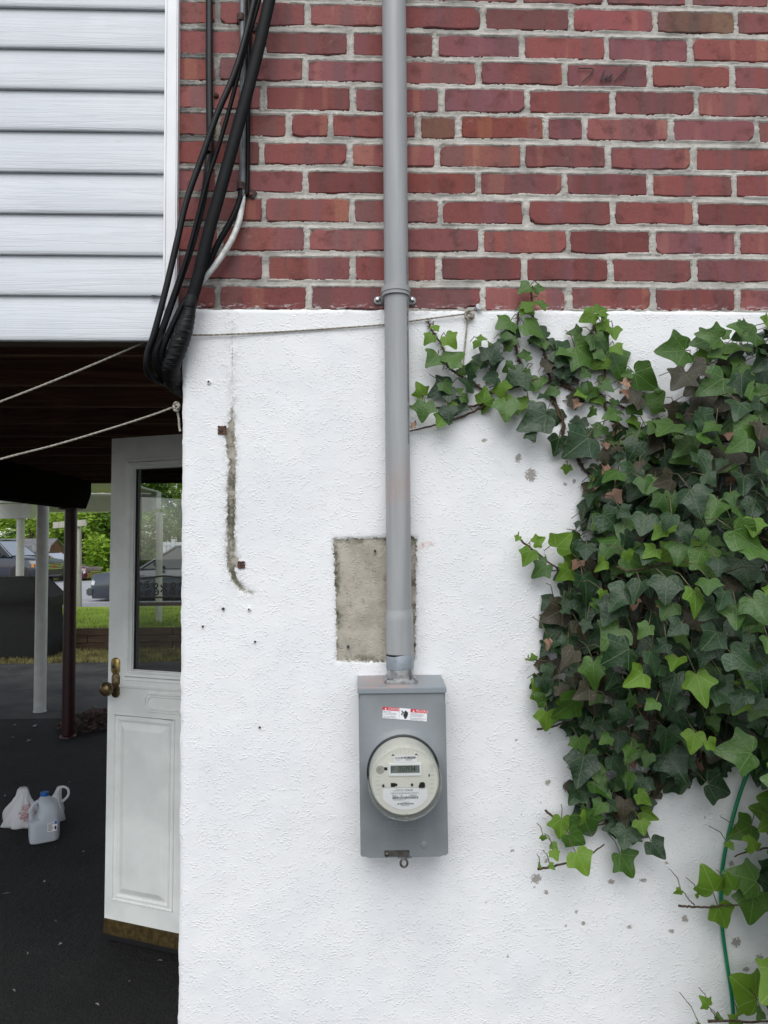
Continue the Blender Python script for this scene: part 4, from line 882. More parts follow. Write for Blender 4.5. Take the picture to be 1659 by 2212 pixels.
# ================================================================ IVY
def leaf_data(kind, seed):
    rr = random.Random(seed)
    half = {0: [(.0,.02),(.10,-.10),(.24,-.16),(.38,-.12),(.46,.0),(.47,.10),(.55,.20),(.63,.30),(.52,.37),(.41,.43),(.33,.52),(.25,.66),(.14,.84)],
            1: [(.0,.02),(.11,-.12),(.26,-.16),(.39,-.09),(.46,.03),(.50,.12),(.61,.24),(.47,.33),(.36,.43),(.29,.54),(.21,.69),(.11,.86)],
            2: [(.0,.03),(.08,-.12),(.21,-.20),(.34,-.18),(.41,-.06),(.41,.06),(.52,.17),(.68,.34),(.51,.39),(.38,.44),(.29,.53),(.23,.67),(.13,.83)],
            3: [(.0,.02),(.14,-.12),(.32,-.12),(.46,.02),(.50,.18),(.46,.34),(.37,.50),(.27,.66),(.14,.84)]}[kind]
    jl = lambda p, s: (p[0]*s*(1+rr.uniform(-.08, .08)), p[1]+rr.uniform(-.02, .02))
    out = [(0, .03)]+[jl(p, 1) for p in half[1:]]+[(rr.uniform(-.04, .04), 1.0)]+[jl(p, -1) for p in half[:0:-1]]
    sm = []
    for i in range(len(out)):
        a, b_, c, d = (Vector(out[(i+j-1) % len(out)]) for j in range(4)); sm.append(tuple(b_))
        m_ = (b_*9+c*9-a-d)/16; sm.append((m_.x, m_.y))
    ti = 2*len(half); ap = {0, ti}               # soften all but the petiole notch and the tip
    out = [p if i in ap else tuple((Vector(sm[i-1])+Vector(p)*2+Vector(sm[(i+1) % len(sm)]))/4) for i, p in enumerate(sm)]
    ap = {0}; sm = list(out); out = [p if i in ap else tuple((Vector(sm[i-1])+Vector(p)*2+Vector(sm[(i+1) % len(sm)]))/4) for i, p in enumerate(sm)]
    inn = [(0, y) for y in (.2, .4, .6, .8)]+[(s*x, y) for s in (-1, 1) for x, y in ((.18, .05), (.2, .25), (.33, .15), (.17, .45), (.08, .62))]
    P = [Vector(p) for p in out+inn]; n = len(out)
    r = geometry.delaunay_2d_cdt(P, [(i, (i+1) % n) for i in range(n)], [list(range(n))], 1, 1e-5)
    cup = rr.uniform(-.15, .60); drp = rr.uniform(.05, .85); tw = rr.uniform(-.16, .16); wa = rr.uniform(.015, .06); ph = rr.uniform(0, 6)
    vs = [];
    for v in r[0]:
        x, y = v.x, v.y; z = cup*abs(x)**1.3*.8-drp*max(0, y-.2)**2*.8-.30*max(0, abs(x)-.3)**1.5+tw*x*y+wa*math.sin(x*7+ph)*math.sin(y*6+ph)
        if kind == 3: z += .55*abs(x)
        vs.append((x, y, z))
    return vs, [tuple(f) for f in r[2]]
LV = [leaf_data((0, 1, 2, 0, 1, 2)[k % 6], 40+k) for k in range(30)]
def leaf_uv(me, xy):
    uvl = me.uv_layers.new(name='UVMap')
    for lp in me.loops: x, y = xy[lp.vertex_index]; uvl.data[lp.index].uv = (x+.5, y+.25)
LM_ = {}
def leaf_mesh(k, mat):
    key = (k, mat)
    if key not in LM_:
        vs, fs = LV[k]
        if mat == 'b': vs = [(x*.72+.08*math.sin(y*6+k), y*.85, z*1.3+.22*math.sin(x*7+y*5+k)*(.3+abs(x))+.3*x*x) for x, y, z in vs]
        me = bpy.data.meshes.new('leaf'); me.from_pydata(vs, [], fs); me.update(); leaf_uv(me, [(v[0], v[1]) for v in vs])
        me.materials.append(M['leaf'+mat]); me.polygons.foreach_set('use_smooth', [True]*len(me.polygons)); LM_[key] = me
    return LM_[key]
ri = random.Random(77)
def leaf_frame(B, tipdir, n, size, wsc=1.0):
    t = tipdir.normalized(); n = (n-t*n.dot(t)).normalized(); x = t.cross(n)
    return Matrix(((x.x*size*wsc, t.x*size, n.x*size, B.x), (x.y*size*wsc, t.y*size, n.y*size, B.y), (x.z*size*wsc, t.z*size, n.z*size, B.z), (0, 0, 0, 1)))
class Plant:
    def __init__(s, name, label, loc):
        s.o = thing(name, label, 'ivy', loc); s.leaves = []; s.pet = MB()
    def leaf(s, Mx, mat, front, pet=None):
        s.leaves.append((front, Mx, mat, ri.randrange(30)))
        if pet is not None: s.pet.tube(pet, [.0011, .0010, .0009], 5)
    def vine(s, pts, r=.003, d=(-.012,)):
        P = smooth_path([U(x, y, d[min(i, len(d)-1)]) for i, (x, y) in enumerate(pts)], 6)
        P = [p+Vector((ri.uniform(-1, 1), ri.uniform(-.5, .5), ri.uniform(-1, 1)))*.0012 for p in P]
        MB().tube(P, list(np.linspace(r, r*.55, len(P))), 7).build('vine_stem', M['vine'], s.o, smooth='all')
        if r >= .0034 and d[0] > -.03:
            mb = MB()
            for p in P:
                if ri.random() < .55:
                    for _ in range(5):
                        w = Vector((ri.choice((-1, 1))*ri.uniform(.003, .008), ri.uniform(-.002, .004), ri.uniform(-.004, .004))); q = p+Vector((0, 0, ri.uniform(-.006, .006)))
                        mb.tube([q, q+w*.6, q+w], [.0007, .0006, .0004], 4)
            if mb.v: stuff(mb.build('rootlets', M['vine'], s.o, fix=False))
    def done(s, maxn=298):
        s.leaves.sort(key=lambda q: -q[0])
        for fr, Mx, mat, k in s.leaves[:maxn]:
            o = bpy.data.objects.new('leaf', leaf_mesh(k, mat)); COL.objects.link(o); adopt(o, s.o); o.matrix_basis = Mx
        rest = s.leaves[maxn:]
        for mat in 'dmlpb':
            mb = MB(); xy = []
            for fr, Mx, m_, k in rest:
                if m_ == mat:
                    vs, fs = LV[k]; mb.add([Mx@Vector(v) for v in vs], fs); xy += [(v[0], v[1]) for v in vs]
            if mb.v:
                o = mb.build('inner_leaves', M['leaf'+mat], s.o, smooth='all', fix=False); leaf_uv(o.data, xy); stuff(o)
        if s.pet.v: stuff(s.pet.build('leaf_stalks', M['petiole'], s.o, smooth='all', fix=False))
iv = Plant('ivy', 'dense dark green ivy climbing the white stucco on the right', tuple(U(1500, 1300, 0)))
def hand(pl, lst, conv, d0=-.022, d1=-.060, sc=.95):
    best = []
    for q in lst:                          # lobes listed from one base belong to one leaf: its longest lobe sets the size
        if best and math.hypot(q[0]-best[-1][0], q[1]-best[-1][1]) < 16:
            if math.hypot(q[2]-q[0], q[3]-q[1]) > math.hypot(best[-1][2]-best[-1][0], best[-1][3]-best[-1][1]): best[-1] = q
        else: best.append(q)
    for bx, by, tx, ty, mat in best:
        b2, t2 = conv(bx, by), conv(tx, ty)
        yb = ri.uniform(d1, d0); B = U(b2[0], b2[1], yb); T = U(t2[0], t2[1], yb-ri.uniform(-.006, .022))
        td = T-B; size = td.length*sc*1.10; n = Vector((ri.uniform(-.35, .35), -1, ri.uniform(.0, .55)))
        front = 5+size*20
        a = B-Vector((td.x*.5+ri.uniform(-.3, .3)*td.length, yb*.7, td.z*.4-ri.uniform(.0, .4)*td.length))
        pet = [B, B.lerp(a, .5)+Vector((0, -.006, .008)), Vector((a.x, max(yb*.3, -.02), a.z))]
        pl.leaf(leaf_frame(B, td, n, size, ri.uniform(.95, 1.2)), mat, front, pet)
Z1 = lambda x, y: (864+x*.2441, 594+y*.2441); Z2 = lambda x, y: (1188+x*.2838, 648+y*.2838); Z3 = lambda x, y: (1107+x*.3327, 1026+y*.3327); Z4 = lambda x, y: (1134+x*.3164, 1404+y*.3164); ZA = lambda x, y: (1026+x*.3896, 1350+y*.3896)
hand(iv, [(1150,100,1040,165,'m'),(1200,125,1285,115,'m'),(1085,280,1195,335,'l'),(1100,300,1190,230,'l'),(1240,240,1285,325,'m'),(980,405,862,450,'m'),(1105,435,1290,520,'m'),(285,530,215,605,'l'),(300,450,338,480,'l'),(410,545,508,632,'l'),(335,710,238,800,'m'),(425,780,570,660,'m'),(690,590,650,655,'l'),(690,570,770,555,'l'),(690,560,640,505,'l'),(895,550,825,505,'m'),(895,550,992,528,'m'),(1000,628,895,548,'m'),(1000,628,1118,600,'m'),(785,748,870,585,'d'),(770,755,635,722,'d'),(1095,860,925,970,'d'),(1095,860,1250,845,'d'),(1085,850,985,745,'d'),(1285,575,1145,560,'m'),(1285,600,1290,640,'m'),(1380,665,1605,770,'d'),(1375,660,1400,510,'d'),(1275,820,1375,750,'p'),(1275,825,1325,925,'p'),(855,905,735,915,'d'),(580,885,540,770,'d'),(590,885,650,770,'d'),(440,985,245,1050,'d'),(640,995,540,900,'d'),(640,995,690,880,'d'),(625,990,560,1080,'d'),(200,1060,155,950,'l'),(205,1060,268,985,'l'),(195,1055,120,1060,'l'),(225,1135,185,1295,'m'),(515,1040,562,1000,'l'),(430,1165,320,1130,'d'),(425,1170,430,1310,'d'),(545,1130,470,1240,'d'),(540,1110,500,1070,'d'),(400,1235,330,1350,'l'),(740,1130,765,1250,'m'),(735,1130,610,1120,'m'),(735,1130,770,980,'l'),(740,1130,855,1080,'m'),(945,1115,945,1278,'m'),(945,1110,1092,1100,'m'),(945,1110,850,1070,'m'),(1290,1235,1040,1375,'d'),(1280,1240,1180,1080,'d'),(1290,1240,1300,1395,'d'),(1150,1395,1192,1470,'d'),(1410,1435,1370,1605,'d'),(1410,1435,1255,1470,'d'),(1410,1435,1512,1400,'d'),(1660,1490,1462,1605,'d'),(1660,1480,1530,1360,'d'),(1390,1010,1270,1050,'m'),(1605,1050,1515,1080,'m'),(1605,1050,1650,950,'m'),(1480,1690,1470,1768,'l'),(1480,1690,1410,1670,'l'),(1480,1690,1535,1665,'l'),(130,1320,80,1360,'b'),(1450,880,1360,840,'d'),(1460,860,1575,850,'d')], Z1)
hand(iv, [(335,100,220,165,'l'),(345,100,300,65,'l'),(355,100,440,55,'l'),(380,95,425,150,'l'),(385,170,470,240,'l'),(480,215,500,305,'l'),(232,255,140,240,'m'),(340,265,470,395,'m'),(360,260,430,300,'m'),(460,395,590,590,'m'),(450,400,590,430,'m'),(190,360,410,505,'m'),(350,400,420,460,'m'),(640,555,840,682,'m'),(640,560,720,540,'m'),(490,350,550,400,'l'),(110,545,30,540,'d'),(110,550,160,625,'d'),(240,700,160,760,'m'),(245,695,380,720,'m'),(250,690,330,600,'m'),(400,645,492,690,'m'),(395,645,440,625,'m'),(690,740,550,745,'p'),(755,812,872,690,'m'),(755,815,640,830,'m'),(755,815,850,880,'m'),(1010,830,930,1000,'p'),(1005,825,835,840,'p'),(1010,820,1090,780,'p'),(500,870,410,890,'m'),(505,865,565,800,'m'),(505,870,540,915,'m'),(685,990,575,1050,'m'),(690,985,735,930,'m'),(400,960,345,1040,'m'),(400,955,460,1000,'m'),(290,1045,115,1188,'d'),(290,1040,370,1060,'d'),(285,1040,290,960,'d'),(385,1160,455,1250,'p'),(380,1150,310,1220,'p'),(420,1090,440,1140,'b'),(220,775,160,830,'b'),(520,960,490,1015,'b'),(560,690,600,735,'b'),(430,1265,400,1330,'b'),(520,1310,505,1440,'b'),(690,1300,670,1400,'b'),(370,1370,345,1425,'b'),(740,1230,600,1200,'d'),(735,1190,650,1095,'d'),(830,1240,740,1250,'m'),(835,1240,910,1080,'m'),(520,1470,320,1480,'d'),(530,1460,440,1390,'d'),(560,640,640,600,'b'),(680,1460,590,1500,'d'),(700,1440,750,1390,'d')], Z2)
Z5 = lambda x, y: (1377+x*.1954, 648+y*.1954)
hand(iv, [(525,560,150,572,'m'),(915,420,660,352,'m'),(930,400,1055,310,'m'),(1160,330,985,258,'m'),(1250,320,1085,245,'m'),(1250,320,1375,215,'m'),(1310,380,1050,390,'m'),(830,440,565,492,'m'),(780,600,610,640,'l'),(950,570,770,620,'m'),(1205,715,1070,900,'m'),(1210,700,1300,560,'m'),(1430,640,1250,820,'d'),(760,730,540,800,'p'),(530,820,360,1020,'p'),(700,890,540,1055,'p'),(1280,950,965,960,'m'),(1050,1060,860,1230,'p'),(1430,1010,1200,1080,'m'),(1430,1230,1230,1380,'m'),(770,1390,520,1460,'d'),(680,1640,330,1800,'m'),(990,1760,765,1910,'m'),(1160,1390,910,1440,'m'),(1360,1450,1060,1590,'p'),(1420,1720,1170,1950,'p'),(1440,250,1370,185,'l')], Z5, -.12, -.20, .85)
hand(iv, [(40,400,20,432,'l'),(45,395,35,370,'l'),(138,442,105,380,'l'),(142,440,218,405,'l'),(285,468,382,378,'l'),(285,468,212,455,'l'),(118,490,70,597,'l'),(115,495,30,520,'l'),(218,585,125,665,'m'),(215,580,265,540,'m'),(205,570,170,525,'m'),(392,575,330,480,'l'),(395,570,430,530,'l'),(365,610,305,690,'l'),(370,605,425,600,'l')], Z3, -.03, -.07)
hand(iv, [(740,495,765,570,'l'),(742,500,705,540,'l'),(930,480,850,525,'l'),(935,475,940,415,'l'),(1040,490,920,555,'l'),(1040,485,1120,400,'l'),(1030,480,960,440,'l'),(1262,520,1180,668,'l'),(1262,515,1065,560,'l'),(1265,510,1320,500,'l'),(1262,508,1290,410,'l')], Z3, -.20, -.26)
hand(iv, [(60,65,45,20,'l'),(65,62,80,40,'l'),(20,62,10,70,'l'),(110,310,55,195,'l'),(140,350,60,300,'m'),(145,345,190,400,'l'),(150,420,150,565,'l'),(245,340,258,420,'l'),(250,1150,245,1300,'l'),(250,1150,305,1100,'l'),(300,1255,415,1335,'m'),(395,1130,470,1310,'m'),(400,1110,460,1100,'m'),(185,1325,225,1368,'l'),(125,1270,122,1315,'l'),(365,600,395,735,'m'),(400,720,360,950,'d'),(370,960,300,1060,'d')], Z4, -.03, -.07)
hand(iv, [(1162,565,1142,715,'l'),(1160,560,1052,590,'l'),(1165,558,1205,500,'l'),(1160,555,1070,515,'l'),(1242,622,1215,705,'l'),(1245,620,1310,690,'l'),(1240,615,1280,550,'l'),(1500,315,1430,440,'l'),(1500,310,1400,350,'l'),(1500,305,1490,285,'l'),(1400,305,1315,300,'l'),(1400,300,1330,165,'l'),(1605,205,1430,260,'m'),(1605,200,1455,50,'m'),(1605,200,1600,60,'m'),(1545,700,1310,690,'m'),(1545,700,1420,545,'m'),(1545,702,1530,830,'m'),(1545,705,1400,810,'m')], Z4, -.17, -.24)
hand(iv, [(560,1262,635,1390,'l'),(560,1265,515,1310,'l'),(565,1255,590,1225,'l'),(805,1270,890,1402,'m'),(805,1272,745,1350,'m'),(800,1268,860,1240,'m'),(975,1200,1058,1300,'d'),(970,1200,880,1210,'d'),(975,1195,1070,1160,'d'),(432,1248,398,1205,'l'),(432,1252,465,1305,'l'),(415,1328,440,1358,'l'),(360,1330,350,1345,'l'),(915,1085,940,1165,'l'),(915,1085,860,1070,'l'),(1290,880,1435,935,'d'),(1285,885,1330,955,'d'),(1280,880,1245,830,'d'),(840,1130,820,1250,'d'),(790,1130,710,1130,'d')], ZA, -.04, -.09)
for pts, r, d in (
 ([Z1(*p) for p in [(1060,975),(820,1040),(690,985),(490,860),(400,770),(378,640),(290,500),(248,410)]], .0036, (-.014,)),
 ([Z1(*p) for p in [(760,1150),(660,1205),(480,1280),(300,1330),(80,1387)]], .0030, (-.014,)), ([Z1(*p) for p in [(760,1120),(620,1163),(300,1172),(80,1155)]], .0030, (-.012,)),
 ([Z1(*p) for p in [(1100,900),(1050,740),(1030,640),(1035,480),(1050,330)]], .0034, (-.014,)), ([Z1(*p) for p in [(1330,950),(1290,750),(1258,640),(1220,460),(1175,345),(1160,120)]], .0034, (-.016,)),
 ([Z1(*p) for p in [(980,990),(1200,930),(1350,940),(1500,1000),(1700,1080),(2000,1180)]], .0046, (-.014,)), ([Z1(*p) for p in [(1330,1000),(1360,1130),(1440,1250),(1442,1420),(1500,1560)]], .0040, (-.012,)),
 ([Z2(*p) for p in [(335,120),(330,225),(255,340),(200,450),(160,560)]], .0036, (-.014,)), ([Z2(*p) for p in [(400,640),(420,530),(432,470),(470,380)]], .003, (-.02,)),
 ([Z2(*p) for p in [(60,620),(200,690),(390,720),(440,850),(600,990),(900,1040),(1100,1030)]], .0046, (-.014,)), ([Z2(*p) for p in [(230,1120),(215,1200),(260,1290),(345,1370),(420,1420)]], .0046, (-.012,)), ([Z2(*p) for p in [(20,690),(60,860),(110,950),(90,1050)]], .0042, (-.012,)),
 ([Z2(*p) for p in [(1020,385),(1100,450),(1200,495),(1300,560)]], .0020, (-.09,)),
 ([Z3(*p) for p in [(40,415),(150,500),(300,610),(420,645),(560,700)]], .0026, (-.03,)), ([Z3(*p) for p in [(120,525),(230,610),(300,625),(440,640)]], .0022, (-.026,)), ([Z3(*p) for p in [(680,595),(740,618),(850,608),(1060,560),(1270,518)]], .0022, (-.21,)),
 ([Z3(*p) for p in [(820,1000),(830,1140),(850,1300),(845,1420)]], .0040, (-.14,)), ([Z3(*p) for p in [(1470,220),(1540,120),(1600,20),(1659,-60)]], .0042, (-.10,)),
 ([Z4(*p) for p in [(140,1095),(230,1170),(330,1205),(440,1205),(600,1180)]], .0026, (-.03,)), ([Z4(*p) for p in [(80,540),(160,530),(250,500),(380,425),(405,320),(430,200)]], .0026, (-.03,)), ([Z4(*p) for p in [(20,65),(150,75),(320,60)]], .0020, (-.04,)), ([Z4(*p) for p in [(1290,345),(1380,372),(1500,382),(1680,390)]], .0024, (-.17,)),
 ([ZA(*p) for p in [(350,1352),(430,1338),(510,1318),(640,1268),(720,1215)]], .0028, (-.05,)), ([ZA(*p) for p in [(395,1030),(470,1090),(600,1120),(720,1080)]], .0026, (-.04,))):
    iv.vine(pts, r, d)
# the body of the ivy: leaf layers filling the mass
MASS = [(1700,705),(1620,730),(1560,750),(1510,775),(1490,835),(1450,880),(1400,920),(1350,965),(1300,1000),(1275,1060),(1262,1120),(1240,1170),(1215,1230),(1195,1300),(1180,1380),(1160,1440),(1170,1500),(1190,1545),(1235,1580),(1255,1640),(1245,1700),(1240,1760),(1280,1790),(1340,1800),(1390,1800),(1410,1740),(1460,1710),(1510,1690),(1560,1660),(1600,1650),(1660,1690),(1780,1720),(1900,1600),(1950,1200),(1900,790),(1800,720)]  # right part lies out of view, extended there for the shade it casts
def inside(x, y, P):
    r = False; n = len(P)
    for i in range(n):
        a, b = P[i], P[(i+1) % n]
        if (a[1] > y) != (b[1] > y) and x < (b[0]-a[0])*(y-a[1])/(b[1]-a[1])+a[0]: r = not r
    return r
def edge_dist(x, y, P):
    d = 1e9
    for (ax, ay), (bx, by) in zip(P, P[1:]+P[:1]):
        ex, ey = bx-ax, by-ay; t = max(0, min(1, ((x-ax)*ex+(y-ay)*ey)/(ex*ex+ey*ey))); d = min(d, math.hypot(x-ax-ex*t, y-ay-ey*t))
    return d
pts_done = []
for layer, (n, dmin, frac, szr) in enumerate(((235, 34, .98, (.027, .070)), (200, 36, .64, (.032, .066)), (250, 34, .32, (.040, .066)), (300, 31, .10, (.050, .070)))):
    got = []; tries = 0
    while len(got) < n and tries < 40000:
        tries += 1; x, y = ri.uniform(1150, 1930), ri.uniform(620, 1830)
        if not inside(x, y, MASS): continue
        if any((x-a)**2+(y-b)**2 < dmin*dmin for a, b in got): continue
        got.append((x, y)); e = edge_dist(x, y, MASS)
        prot = .05+.30*(1-math.exp(-e/170))+.05*max(0, min(1, (x-1350)/300))
        if y > 1560: prot *= .62
        yd = -max(.018, prot*frac+ri.uniform(-.022, .022))
        s_ = (szr[0]+(szr[1]-szr[0])*ri.random()**1.4)*(.72 if e < 26 else 1.0)
        side = -1 if ri.random() < .5 else 1
        td = Vector((side*abs(ri.gauss(0, .62))-.22, -ri.uniform(.05, .55), -ri.uniform(.35, 1.0)))
        if y < 800 and e < 90: td = Vector((ri.uniform(-1, .2), -ri.uniform(.3, .8), ri.uniform(-.35, .25)))
        nn = Vector((ri.gauss(-.08, .55), -1, ri.uniform(-.1, 1.6)))
        q = ri.random()
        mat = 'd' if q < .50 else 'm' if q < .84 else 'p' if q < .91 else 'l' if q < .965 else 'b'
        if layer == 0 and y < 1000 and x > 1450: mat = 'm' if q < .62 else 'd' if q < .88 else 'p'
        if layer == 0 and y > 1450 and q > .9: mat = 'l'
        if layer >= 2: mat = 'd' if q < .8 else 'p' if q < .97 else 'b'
        if mat == 'b': s_ *= .62
        B = U(x, y-s_*300, yd)
        a = Vector((B.x+ri.uniform(-.04, .04), min(-.02, yd+.07), B.z+ri.uniform(-.02, .05)))
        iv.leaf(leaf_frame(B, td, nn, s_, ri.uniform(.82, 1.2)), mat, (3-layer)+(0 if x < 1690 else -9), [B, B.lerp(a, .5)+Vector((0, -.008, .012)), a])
for _ in range(26):                         # woody stems in the depth of the mass
    x = ri.uniform(1280, 1800); y = ri.uniform(900, 1500); L = ri.uniform(160, 380); dx = ri.uniform(-80, 80)
    if inside(x, y, MASS) and inside(x+dx, y+L, MASS): iv.vine([(x, y), (x+dx*.3, y+L*.4), (x+dx, y+L)], ri.uniform(.0025, .005), (-.03, -.06, -.05))
SPRAY = [(925,860),(960,800),(1040,760),(1085,705),(1150,700),(1240,745),(1330,790),(1420,850),(1430,950),(1345,975),(1225,965),(1150,900),(1010,880),(930,900)]
got = []; tries = 0
while len(got) < 56 and tries < 6000:       # small leaves behind the larger ones of the upper spray
    tries += 1; x, y = ri.uniform(920, 1440), ri.uniform(690, 980)
    if not inside(x, y, SPRAY) or any((x-a)**2+(y-b)**2 < 25**2 for a, b in got): continue
    if x < 1080 and ri.random() < .35: continue
    got.append((x, y)); s_ = ri.uniform(.020, .042); B = U(x, y-s_*250, -ri.uniform(.012, .045))
    td = Vector((ri.gauss(-.1, .8), -ri.uniform(-.1, .4), -ri.uniform(-.15, 1))); a = B+Vector((ri.uniform(-.03, .03), .02, ri.uniform(-.03, .03)))
    iv.leaf(leaf_frame(B, td, Vector((ri.gauss(0, .4), -1, ri.uniform(0, .8))), s_, ri.uniform(.95, 1.2)), ri.choice('ddmmmlp' if x > 1100 else 'dmmll'), 4, [B, B.lerp(a, .5), a])
iv.done(299)
# lower right shoots
sh = Plant('ivy_shoots', 'bright lime green ivy shoots reaching over the green wire at lower right', tuple(U(1600, 1950, 0)))
hand(sh, [(1530,1110,1415,1185,'m'),(1530,1105,1420,1060,'m'),(1532,1100,1500,980,'m'),(1535,1105,1562,1050,'m'),(1528,1115,1480,1225,'m'),(1660,960,1560,960,'l'),(1665,950,1600,900,'l'),(1640,1060,1535,1010,'l'),(1670,1080,1575,1140,'l'),(1395,1205,1375,1245,'l'),(1400,1205,1435,1250,'l'),(1400,1200,1395,1175,'l'),(1490,1175,1515,1205,'l'),(1490,1170,1470,1160,'l'),(1550,1250,1530,1170,'l'),(1325,1480,1245,1470,'l'),(1325,1475,1280,1355,'l'),(1330,1480,1350,1530,'l'),(1420,1470,1340,1440,'l'),(1420,1472,1385,1525,'l'),(1425,1468,1400,1370,'l'),(1560,1420,1400,1370,'m'),(1560,1425,1470,1330,'m'),(1560,1428,1480,1500,'m'),(1565,1420,1590,1340,'m'),(1345,1555,1400,1690,'l'),(1342,1552,1285,1590,'l'),(1545,1490,1530,1680,'m'),(1540,1500,1500,1480,'m'),(1560,1500,1590,1540,'m'),(1142,1470,1105,1500,'l'),(1145,1468,1145,1515,'l'),(1240,1498,1222,1500,'l'),(1640,1440,1560,1390,'d'),(1650,1330,1590,1420,'d'),(1660,1520,1600,1480,'m'),(1560,2070,1420,1950,'l'),(1560,2065,1530,1940,'l'),(1560,2075,1480,2150,'l'),(1565,2070,1568,2010,'l'),(1295,2110,1255,2065,'l'),(1298,2108,1290,2145,'l'),(1350,2190,1345,2140,'m'),(1455,2185,1410,2240,'l'),(1460,2180,1480,2130,'l'),(1590,2140,1575,2190,'m'),(1650,2110,1600,2090,'d'),(1240,2205,1230,2215,'l')], ZA, -.05, -.12, .92)
for pts, r in (([(1130,1555),(1200,1562),(1290,1565),(1420,1552),(1640,1545)], .0026), ([(1640,1235),(1520,1255),(1450,1280),(1440,1285)], .0022), ([(1215,1555),(1180,1510),(1150,1475)], .0014), ([(1290,2200),(1400,2195),(1560,2200),(1700,2190)], .0030), ([(1360,2200),(1320,2150),(1298,2115)], .0014), ([(1660,1120),(1590,1140),(1530,1110)], .0018), ([(1660,2130),(1600,2100),(1562,2072)], .0018), ([(1640,1500),(1600,1455),(1562,1425)], .0018)):
    sh.vine([ZA(*p) for p in pts], r, (-.07,))
for _ in range(190):  # unseen leaves beyond the right edge, added to darken the lower wall
    x, y = ri.uniform(1695, 1990), ri.uniform(1640, 2400); s_ = ri.uniform(.05, .085); B = U(x, y, -ri.uniform(.03, .34))
    sh.leaf(leaf_frame(B, Vector((ri.gauss(-.2, .6), -.3, -.7)), Vector((ri.gauss(0, .4), -1, .6)), s_), ri.choice('mmdl'), -9)
sh.done(299)
# stray leaf left of the conduit, green wire
tag(cable('green_wire', '', [(1640,1600,-.03),(1618,1660,-.03),(1592,1735,-.024),(1569,1825,-.020),(1558,1905,-.018),(1560,2000,-.018),(1571,2085,-.018),(1581,2155,-.018),(1588,2260,-.018)], .0041, M['green'], n=12), 'green plastic coated wire hanging down beside the lower ivy shoots', 'wire')
del bpy.data.objects['green_wire']['group']
# ================================================================ JUG AND BAGS ON THE DRIVEWAY
def m_plastic(name, col, tr, rough=.35, extra=None):
    b = NB(name); b.pset(col=col, rough=rough, spec=.4)
    t = b.n('ShaderNodeBsdfTranslucent', {'Color': col}); a = b.n('ShaderNodeMixShader', {'Fac': .35}); b.l(b.p.outputs[0], a.inputs[1]); b.l(t.outputs[0], a.inputs[2])
    tp_ = b.n('ShaderNodeBsdfTransparent', {'Color': (.95, .96, .98)}); c = b.n('ShaderNodeMixShader', {'Fac': tr}); b.l(a.outputs[0], c.inputs[1]); b.l(tp_.outputs[0], c.inputs[2]); b.l(c.outputs[0], b.out.inputs['Surface'])
    if extra: extra(b)
    return b.m
M['jug'] = m_plastic('milky_jug_plastic', (.74, .78, .83), .22); M['water'] = m_plastic('water_in_jug', (.48, .54, .62), .12, .1)
def bagx(b):
    c = b.coord(); n = b.noise(c, 38, 4, .6); b.pset(normal=b.bump(n, .006, .9))
M['bag'] = m_plastic('thin_white_bag_film', (.82, .83, .85), .10, .3, bagx); M['cap'] = plain('blue_cap_plastic', (.015, .12, .42), .4, var=.05)
jp = UG(95, 1812); jg = thing('water_jug', 'half full translucent plastic gallon jug with blue cap on the driveway', 'jug', tuple(jp))
ja = Matrix.Translation(jp)@Matrix.Rotation(R(27), 4, 'Z')@Matrix.Scale(.96, 4)
def sec(w, d, r, z, ox=0, n=5): return [ja@Vector((x+ox, y, z)) for x, y in rrect(w, d, r, n)]
SC = [(.128,.128,.03,.0,0),(.150,.150,.034,.006,0),(.157,.157,.036,.02,0),(.157,.157,.036,.108,0),(.150,.155,.036,.118,.002),(.112,.150,.036,.132,.020),(.104,.146,.036,.165,.024),(.100,.136,.040,.188,.022),(.096,.116,.042,.208,.014),(.074,.084,.036,.224,.006),(.050,.052,.024,.236,.0),(.042,.042,.0205,.240,0),(.042,.042,.0205,.247,0)]
MB().loft([sec(a, b, r, z, o) for a, b, r, z, o in SC]).build('bottle', M['jug'], jg, smooth=True)
MB().loft([sec(a*.955, b*.955, r, z, o) for a, b, r, z, o in ((.13,.13,.03,.006,0),(.152,.152,.034,.012,0),(.157,.157,.036,.022,0),(.157,.157,.036,.104,0))]).build('water', M['water'], jg, smooth=True)
MB().tube(smooth_path([ja@Vector(p) for p in [(-.028,-.0,.218),(-.050,-.0,.205),(-.066,-.0,.182),(-.069,-.0,.145),(-.062,-.0,.112)]], 6), [.0105]*25, 12, flat=1.5).build('handle', M['jug'], jg, smooth=True)
MB().lathe([(.0222, 0), (.0222, .018), (.0205, .020), (.001, .0202)], ja@Matrix.Translation((0, 0, .243)), 24).build('cap', M['cap'], jg, smooth=True)
mb = MB()
lbx = lambda x, z, d=.0: ja@Vector((x, -.0788-d, z))
mb.add([lbx(.012, .062), lbx(.062, .062), lbx(.062, .112), lbx(.048, .124), (lbx(.048, .112)), lbx(.012, .108)], [(0, 1, 2, 4, 5), (4, 2, 3)]); lbj = mb.build('side_label', M['white'], jg)
mb = MB()
for k in range(6): mb.add([lbx(.016, .068+k*.007, .0004), lbx(.036+.004*(k % 3), .068+k*.007, .0004), lbx(.036+.004*(k % 3), .071+k*.007, .0004), lbx(.016, .071+k*.007, .0004)], [(0, 1, 2, 3)])
mb.add([lbx(.048, .070, .0004), lbx(.058, .070, .0004), lbx(.058, .090, .0004), lbx(.048, .090, .0004)], [(0, 1, 2, 3)]); mb.build('label_print', M['ink'], lbj)
